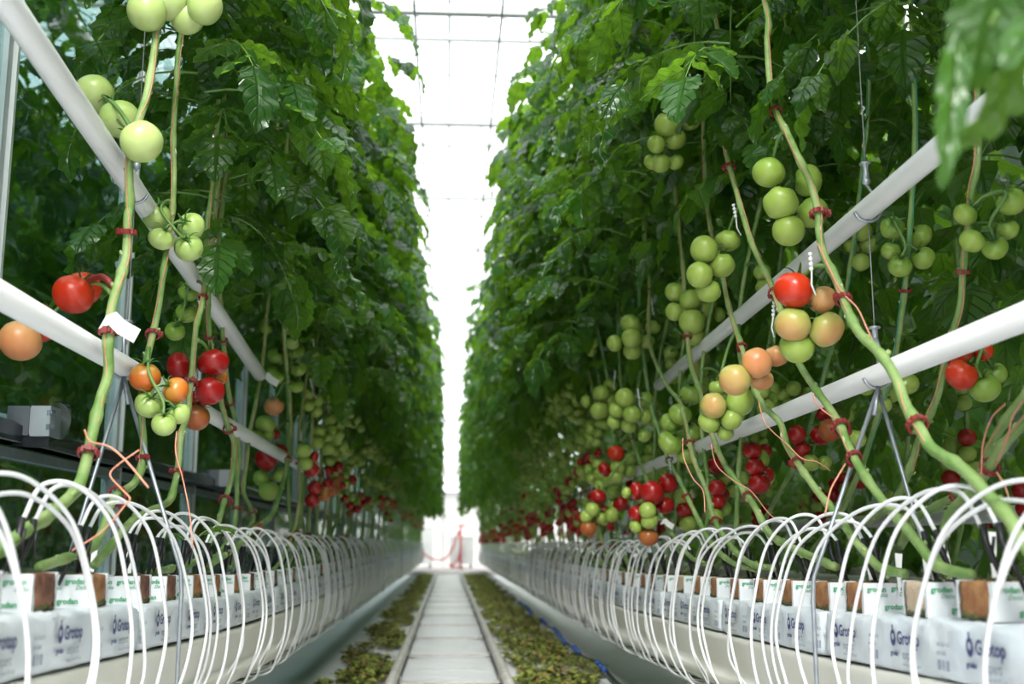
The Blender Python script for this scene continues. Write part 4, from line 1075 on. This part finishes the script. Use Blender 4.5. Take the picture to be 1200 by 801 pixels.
for side in (-1, 1):
    spots = []
    for k, y in enumerate(cube_y[side]):
        spots.append((y - .028, 0))
        if y < 11.5: spots.append((y + .030, 1))
    for k, (y, w) in enumerate(spots):
        a, b = TP[side][(k * 5 + k // 9) % 9]
        o = link('drip_tube', a, None, (XC[side], y, ztop(side, y)))
        if k < 20: tag(o, '%s white drip tube from the front arching over %s' % (ORD[k], GUT_NAME[side]), 'drip tube', 'front drip tubes over ' + GUT_NAME[side])
        else: tag(o, 'white drip tube %s over %s' % (bay(side, y), GUT_NAME[side]), 'drip tube', 'drip tubes %s over %s' % (bay(side, y), GUT_NAME[side]))
        if y < 13: c = link('drip_stake', b, o); c['label'] = 'black plastic stake pushed into the rockwool'

# ------------------------------------------------------------------ white pipes and their hangers
def long_pipe(a, b, r, label):
    d = (b - a).normalized(); root = MB(); root.tube([a, a.lerp(b, .25), a.lerp(b, .5), a.lerp(b, .75), b], r, 20)
    o = link('heating_pipe', root.mesh('heating_pipe_mesh', ['pipe'])); tag(o, label, 'pipe', 'white heating pipes')
    return o
def through(pa, pb, X, y0, y1):
    A, B = on_x(*pa, X), on_x(*pb, X); f = lambda y: A + (B - A) * ((y - A.y) / (B.y - A.y)); return f(y0), f(y1), f
XPL, XPR = -0.80, 0.99
pl1 = through((14, 12), (288, 415), XPL, 1.2, 4.8); pl2 = through((0, 346), (285, 508), XPL, 0.9, 13.0)
pr1 = through((1130, 150), (822, 409), XPR, 0.9, 5.3); pr2 = through((1195, 373), (835, 517), XPR, 0.9, 13.0)
long_pipe(pl1[0], pl1[1], .027, 'steep upper white pipe among the leaves of the glass-side row')
long_pipe(pl2[0], pl2[1], .0255, 'lower white pipe of the glass-side row, in front of the red tomatoes')
long_pipe(pr1[0], pr1[1], .0255, 'upper white pipe held by a hook under dark leaves, opposite the glass')
long_pipe(pr2[0], pr2[1], .0255, 'lower white pipe held by a hook opposite the glass, crossing behind thick stems')
m3 = MB()
o = long_pipe(V((1.90, 1.5, .80)), V((1.90, 13, .80)), .028, 'faint white pipe low in the next row behind the stems')

def hanger(side, y, k, pipes):
    X = XPL if side < 0 else XPR; s = -side
    low = pipes[-1](y); apex = V((X, y, low.z + .005))
    root = empty('gutter_hanger', apex); L = root.location
    tag(root, '%s grey steel gutter hanger with wire and hook along %s' % (ORD[k], ROW_NAME[side]), 'hanger', 'gutter hangers of ' + ROW_NAME[side])
    zt = ztop(side, y) - CUBE_H - SLAB_H
    for q in (1, -1):
        xf = XG[side] + s * q * .140
        c = MB(); zs = zt + SLAB_H + .075
        pts = [apex + V((0, 0, -.035)), V((xf - s * q * .004, y, zs)), V((xf, y, zs - .05)), V((xf, y, zt - .10)), V((xf, y, zt - .172)), V((XG[side] + s * q * .03, y, zt - .18))]
        c.tube([p - L for p in pts], .0052, 8); link('rod', c.mesh('hanger_rod_mesh', ['steel']), root)
    c = MB(); c.tube([(0, 0, -.04), (0.0, -.012, .02), (0, -.02, .06), (0, 0, .085)], .005, 8); c.tube([(0, -.004, -.035), (s * .02, -.02, -.10)], .0055, 8); link('crook', c.mesh('crook_mesh', ['steel']), root)
    for j, f in enumerate(pipes):
        p = f(y) - L
        wire_top = 4.2 - L.z if j == 0 else (pipes[0](y) - L).z - .02
        w = MB(); w.tube([(p.x - s * .0, .0, p.z + .09), (p.x, 0, wire_top)], .0016, 5); link('cable', w.mesh('cable_mesh', ['wire']), root)
        t = MB(); t.lathe([(.002, .050), (.014, .050), (.014, .046), (.007, .044), (.007, .010), (.010, .008), (.010, .0), (.006, -.004), (.002, -.008)], 12, 0, Matrix.Translation((p.x, 0, p.z + .065)))
        link('ferrule', t.mesh('ferrule_mesh', ['steel']), root)
        h = MB(); pts = [V((p.x, 0, p.z + .06))] + [V((p.x + s * 0.0, 0, p.z)) + V((math.sin(a) * .031 * s, .004 * a, -math.cos(a) * .031)) for a in [x * .4 - 2.6 for x in range(11)]]
        h.tube(pts, .0038, 7); link('hook', h.mesh('pipe_hook_mesh', ['steel']), root)
    return root
for k, y in enumerate(HANG_Y[-1]): hanger(-1, y, k, [pl1[2], pl2[2]] if y < 5.5 else [lambda q: V((XPL, q, 1.22))])
for k, y in enumerate(HANG_Y[1]): hanger(1, y, k, [pr1[2], pr2[2]] if y < 5.0 else [lambda q: V((XPR, q, 1.06))])

# ------------------------------------------------------------------ ground, track, litter
mb = MB(); nx, ny = 60, 150
rg = random.Random(9)
for j in range(ny + 1):
    y = -3 + 33.0 * j / ny
    for i in range(nx + 1):
        x = -4.5 + 9.0 * i / nx
        z = .006 * math.sin(x * 9 + y * 2.3) * math.sin(y * 5.1) + .004 * math.sin(y * 13 + x * 2) + rg.uniform(-.003, .003)
        mb.v.append(V((x, y, z - .012)))
for j in range(ny):
    for i in range(nx):
        a = j * (nx + 1) + i; mb.face((a, a + 1, a + nx + 2, a + nx + 1))
struct('floor', mb.mesh('floor_mesh', ['sheet']))
mb = MB(); mb.box((-14, 27.2, -.10), (14, 44, -.004)); mb.box((-14, -16, -.10), (14, 44, -.06))
struct('floor_slab', mb.mesh('floor_slab_mesh', ['concrete'], smooth=False))

trk = empty('rail_track', V((0.01, 3.0, 0)))
tag(trk, 'pipe rail track running down the middle of the aisle over white sheeting', 'rail track')
for sx in (-.27, .28):
    mb = MB(); mb.tube([(sx, y - 3, .060) for y in (1.0, 6, 12, 18, 24, 26.8)], .0255, 14)
    link('rail', mb.mesh('rail_mesh', ['rail_pipe']), trk)
for k in range(18):
    y = 1.9 + k * 1.4; mb = MB()
    mb.box((-.27, y - .012, -.006), (.28, y + .012, .005), 0)
    for sx in (-.27, .28):
        mb.box((sx - .022, y - .02, .0), (sx + .022, y + .02, .034)); mb.box((sx - .05, y - .045, -.004), (sx + .05, y + .045, .004))
    o = link('sleeper', mb.mesh('sleeper_mesh', ['rail_pipe'], smooth=False), trk, (0, -3, 0))

def litter(name, x0, x1, n, label, seed):
    rnd = random.Random(seed); mb = MB()
    for _ in range(n):
        y = 3.2 + (26.5 - 3.2) * rnd.random() ** 1.5; x = rnd.uniform(x0, x1) + .05 * math.sin(y * 3.1)
        if math.sin(y * 2.7 + x * 9) + math.sin(y * 6.1 + 2) * .6 + .7 * math.sin(x * 31 + y * 11) < -0.55 and rnd.random() < .93: continue
        L = rnd.uniform(.015, .055); a = rnd.uniform(0, 6.28); d = V((math.cos(a), math.sin(a), rnd.uniform(-.1, .35))); s = V((-math.sin(a), math.cos(a), rnd.uniform(-.4, .4)))
        p = V((x, y, rnd.uniform(.0, .035))); w = L * rnd.uniform(.2, .5); b = len(mb.v); c = rnd.uniform(-.01, .015)
        mb.v += [p, p + d * L * .5 + s * w + V((0, 0, c)), p + d * L, p + d * L * .5 - s * w + V((0, 0, c))]
        mb.face((b, b + 1, b + 2, b + 3), rnd.choice((0, 0, 0, 0, 1, 2, 2)))
    o = link(name, mb.mesh('litter_mesh', ['litter_a', 'litter_b', 'litter_c'])); tag(o, label, 'leaf litter', None, 'stuff')
litter('leaf_litter', -.60, -.34, 17000, 'strip of fallen olive and brown leaves between the track and the glass-side gutter', 1)
litter('leaf_litter', .36, .80, 30000, 'wide strip of fallen leaves between the track and the gutter opposite the glass', 2)

# drain hose with blue fittings on the ground opposite the glass
dr = empty('drain_hose', V((.84, 3, .02))); tag(dr, 'dark drain hose with blue fittings on the ground under the gutter opposite the glass', 'hose')
mb = MB(); pts = [V((.84 + .02 * math.sin(y * 2.2), y, .025 + .008 * math.sin(y * 5))) - dr.location for y in [2.5 + .35 * i for i in range(40)]]
mb.tube(pts, .011, 8); link('hose', mb.mesh('drain_hose_mesh', ['black']), dr)
for k in range(11):
    y = 3.3 + k * .95 + .2 * math.sin(k * 5); mb = MB(); c = V((.82 + .02 * math.sin(y * 2.2), y, .04)) - dr.location
    mb.tube([c + V((0, -.05, 0)), c + V((0, .03, 0.004))], .015, 9); mb.tube([c, c + V((-.03, .01, .03))], .012, 8); mb.lathe([(.001, .0), (.02, 0), (.02, .01), (.001, .012)], 10, 0, Matrix.Translation(c + V((-.03, .01, .03))))
    link('blue_fitting', mb.mesh('fitting_mesh', ['blue']), dr)

# ------------------------------------------------------------------ glass side wall
XW = -1.32
mb = MB(); mb.box((XW - .05, 0.5, 0), (XW + .02, 33, .22)); struct('wall_left', mb.mesh('wall_left_mesh', ['rail_grey'], smooth=False))
zr = .70 + .25 * 1.30
mb = MB(); mb.sweep([(XW - .03, -.03), (XW + .045, -.03), (XW + .055, -.015), (XW + .055, .02), (XW + .03, .035), (XW - .03, .035)], [0.5, 33], lambda y: zr)
struct('trim_1', mb.mesh('trim_1_mesh', ['rail_dark'], smooth=False))
mb = MB(); mb.box((XW - .02, 0.5, zr - .075), (XW + .03, 33, zr - .045)); mb.box((XW - .02, .5, zr - .03), (XW + .05, 33, zr - .026)); struct('trim_2', mb.mesh('trim_2_mesh', ['rail_grey'], smooth=False))
my = [0.55, 1.9, 3.24, 4.56, 5.9, 7.25, 8.6, 10, 11.4, 12.8, 14.2, 16, 18, 20, 22, 24, 26, 28, 30, 33]
for k, (a, b) in enumerate(zip(my, my[1:])):
    g = MB(); g.box((XW - .003, a, .22), (XW + .003, b, 3.9)); w = struct('window_%d' % (k + 1), g.mesh('pane_mesh', ['glass'], smooth=False))
    f = MB(); f.box((XW - .03, b - .028, .22), (XW + .02, b + .028, 3.9)); fr = struct('mullion', f.mesh('mullion_mesh', ['alu'], smooth=False), w)
    f = MB(); f.box((XW + .02, b + .006, .22), (XW + .034, b + .022, 3.9)); struct('cover_strip', f.mesh('cover_strip_mesh', ['alu_white'], smooth=False), w)

# grey weatherproof socket boxes on the wall rail
def socket_box(px, py, k):
    D = on_x(px, py, XW + .09); root = empty('socket_box', D); L = root.location
    tag(root, ('grey socket box with a clear flip lid on the dark wall rail, nearest the front', 'small grey socket box on the dark wall rail behind the stems')[k], 'socket box', 'socket boxes on the wall rail')
    a = MB(); rough_box(a, (-.085, -.04, -.045), (-.018, .04, .045), 3, 0.0003, 1); link('back_box', a.mesh('back_box_mesh', ['grey_dark'], smooth=False), root)
    a = MB(); rough_box(a, (-.014, -.045, -.048), (.045, .045, .045), 3, 0.0003, 2); a.box((-.020, -.035, -.04), (-.012, .035, .04)); link('front_box', a.mesh('front_box_mesh', ['grey_box'], smooth=False), root)
    a = MB()
    prof = [(.046, -.055), (.085, -.062), (.105, -.045), (.110, 0), (.108, .035), (.075, .058), (.046, .058)]
    n = len(prof)
    for (yy, sc) in ((-.042, .92), (-.036, 1), (.036, 1), (.042, .92)):
        for (x, z) in prof: a.v.append(V((.046 + (x - .046) * sc, yy, z * sc)))
    for i in range(3):
        for j in range(n - 1):
            q = i * n + j; a.face((q, q + 1, q + 1 + n, q + n))
    a.face(list(range(n))); a.face([3 * n + j for j in range(n)][::-1])
    for zz in (-.028, .014): a.box((.036, -.052, zz), (.060, -.044, zz + .016))
    link('clear_lid', a.mesh('clear_lid_mesh', ['clear']), root)
    a = MB(); a.tube(crom([(-.05, 0, 0), (-.09, 0, .005), (-.15, -.01, .010), (-.30, .0, .004)], 4), .017, 12); a.lathe([(.017, -.0), (.024, .0), (.024, .02), (.017, .022)], 12, 0, Matrix.Translation((-.085, 0, 0)) @ Matrix.Rotation(-PI / 2, 4, 'Y'))
    link('conduit', a.mesh('conduit_mesh', ['grey_box']), root)
    a = MB(); a.box((-.07, -.03, -.075), (.04, .03, -.045)); link('bracket', a.mesh('bracket_mesh', ['rail_dark'], smooth=False), root)
socket_box(47, 494, 0); socket_box(262, 560, 1)

# ------------------------------------------------------------------ roof and end wall
ZR_ = 6.7
def zy(py): return on_z(525, py, ZR_).y
ys = [zy(15) - 3.44 * k for k in range(8, 0, -1)] + [zy(15), zy(145), zy(232)]
st = ys[-1] - ys[-2]
while ys[-1] < 40: ys.append(ys[-1] + st)
mb = MB()
for a, b in zip(ys, ys[1:]):
    for (x0, x1, z0, z1) in ((-6, -2, ZR_ + .25, ZR_ + 1.0), (-2, 2, ZR_ + .95, ZR_ + .25), (2, 6, ZR_ + .25, ZR_ + 1.0)):
        xm = (x0 + x1) / 2; zt_ = ZR_ + 1.0
        for (p, q, r_, s_) in ((x0, ZR_ + .25, xm, zt_), (xm, zt_, x1, ZR_ + .25)):
            i = len(mb.v); mb.v += [V((p, a, q)), V((p, b, q)), V((r_, b, s_)), V((r_, a, s_))]; mb.face((i, i + 1, i + 2, i + 3))
ce = struct('ceiling', mb.mesh('roof_glass_mesh', ['roof_glass'], smooth=False))
for k, y in enumerate(ys):
    t = MB()
    t.box((-6, y - .05, ZR_ - .02), (6, y + .05, ZR_ + .08)); t.box((-6, y - .025, ZR_ - .34), (6, y + .025, ZR_ - .30))
    for i in range(12):
        x = -6 + i; t.tube([(x, y, ZR_ - .32), (x + .5, y, ZR_), (x + 1, y, ZR_ - .32)], .012, 5)
    struct('trim_%d' % (k + 3), t.mesh('truss_beam_mesh', ['roof_steel'], smooth=False))
    w = MB(); w.tube([(-6, y + st * .5, ZR_ + .02), (6, y + st * .5, ZR_ + .02)], .010, 6); struct('trim_%d' % (k + 40), w.mesh('tie_wire_mesh', ['roof_steel']))
for k, x in enumerate((-6, -2, 2, 6)):
    t = MB(); t.box((x - .06, ys[0], ZR_ + .1), (x + .06, ys[-1], ZR_ + .26)); struct('trim_%d' % (k + 80), t.mesh('valley_mesh', ['roof_steel'], smooth=False))
for k, x in enumerate((-4, -0.05, 4)):
    t = MB(); t.box((x - .018, ys[0], ZR_ + .99), (x + .018, ys[-1], ZR_ + 1.02)); struct('trim_%d' % (k + 90), t.mesh('ridge_mesh', ['roof_steel'], smooth=False))
for k, (pxs, lab) in enumerate((((485, 0), 'thin overhead crop wire above the aisle, nearer the glass-side row'), ((590, 0), 'thin overhead crop wire above the aisle, nearer the row opposite the glass'))):
    p = on_z(*pxs, 3.5); w = MB(); w.tube([(p.x, 1.0, 3.5), (p.x, 31, 3.5)], .0055, 6)
    tag(link('crop_wire', w.mesh('crop_wire_mesh', ['wire'])), lab, 'wire', 'overhead crop wires')

mb = MB(); mb.box((-4.6, -7.05, 0), (4.6, -7.0, 1.6)); struct('wall_front_added', mb.mesh('added_front_wall_mesh', ['white_wall'], smooth=False))  # unseen wall added behind the lens to limit and bounce frontal light
for nm, x in (('wall_right_blocker', 4.6), ('wall_far_left_blocker', -4.6)):  # dark walls added at both sides to block low sky light
    mb = MB(); mb.box((x - .02, -4.0, 0), (x + .02, 37.9, 5.2)); struct(nm, mb.mesh('blocker_wall_mesh', ['light_blocker'], smooth=False))
YE = 38.0
mb = MB(); mb.box((-14, YE, 0), (14, YE + .15, 2.4)); struct('wall_back', mb.mesh('wall_back_mesh', ['white_wall'], smooth=False))
for k, (x, w_) in enumerate(((-.35, .12), (3.4, .12), (-4.0, .12))):
    mb = MB(); mb.box((x - w_, YE - .8, 0), (x + w_, YE - .5, ZR_)); struct('pillar_%d' % (k + 1), mb.mesh('pillar_mesh', ['white_wall'], smooth=False))
mb = MB(); mb.box((-14, YE - .9, 2.9), (14, YE - .6, 3.2)); struct('beam_1', mb.mesh('beam_mesh', ['white_wall'], smooth=False))
# white crates and a looped red hose on the cross path
def crate(x0, x1, y, h, label):
    root = empty('harvest_crate', V(((x0 + x1) / 2, y, 0))); tag(root, label, 'crate', 'white crates on the cross path'); w = (x1 - x0) / 2
    a = MB(); a.box((-w, -.3, .12), (w, .3, h)); link('crate_body', a.mesh('crate_body_mesh', ['white_wall'], smooth=False), root)
    a = MB(); a.box((-w - .02, -.32, h - .06), (w + .02, .32, h)); link('rim', a.mesh('crate_rim_mesh', ['white_plastic'], smooth=False), root)
    for sx in (-1, 1):
        for sy in (-1, 1):
            a = MB(); a.lathe([(.001, -.025), (.06, -.025), (.06, .025), (.001, .025)], 12, 0, Matrix.Translation((sx * (w - .08), sy * .24, .06)) @ Matrix.Rotation(PI / 2, 4, 'Y')); link('wheel', a.mesh('wheel_mesh', ['black']), root)
crate(-1.05, -.45, 34.5, 1.25, 'tall white crate at the end of the track, nearer the glass side')
crate(.05, .75, 34.0, .95, 'low white crate at the end of the track beside the red hose')
mb = MB(); mb.tube(crom([V((-.8, 33, .55)), V((-.5, 33, .30)), V((-.1, 33, .28)), V((.15, 33, .6)), V((.3, 33, 1.05)), V((.36, 33, .6)), V((.25, 33, .2)), V((.05, 33, .1)), V((.45, 33, .05))], 6), .025, 8)
mb.tube([V((.36, 33, 0)), V((.36, 33, 1.25))], .03, 8); mb.tube([V((.30, 33, 1.22)), V((.5, 33, 1.22))], .03, 8)
tag(link('hose_stand', mb.mesh('hose_stand_mesh', ['red_hose'])), 'red hose looped on a stand at the far end of the track', 'hose')

# ------------------------------------------------------------------ light
w = bpy.data.worlds.new('sky'); SC.world = w; w.use_nodes = True
bg = w.node_tree.nodes['Background']; bg.inputs['Color'].default_value = (0.93, 0.97, 1.0, 1); bg.inputs['Strength'].default_value = 1.7
sd = bpy.data.lights.new('sun', 'SUN'); sd.energy = 4.0; sd.angle = math.radians(26); sd.color = (1, .97, .92)
so = bpy.data.objects.new('sun', sd); COL.objects.link(so)
so.rotation_euler = (math.radians(52), 0, math.radians(-4))

SC.view_settings.view_transform = 'Standard'; SC.view_settings.look = 'None'
SC.view_settings.exposure = 0.8; SC.view_settings.gamma = 1.0; SC.view_settings.use_curve_mapping = False
cy = SC.cycles
cy.max_bounces = 6; cy.diffuse_bounces = 1; cy.glossy_bounces = 3; cy.transmission_bounces = 4; cy.transparent_max_bounces = 10
cy.caustics_reflective = False; cy.caustics_refractive = False
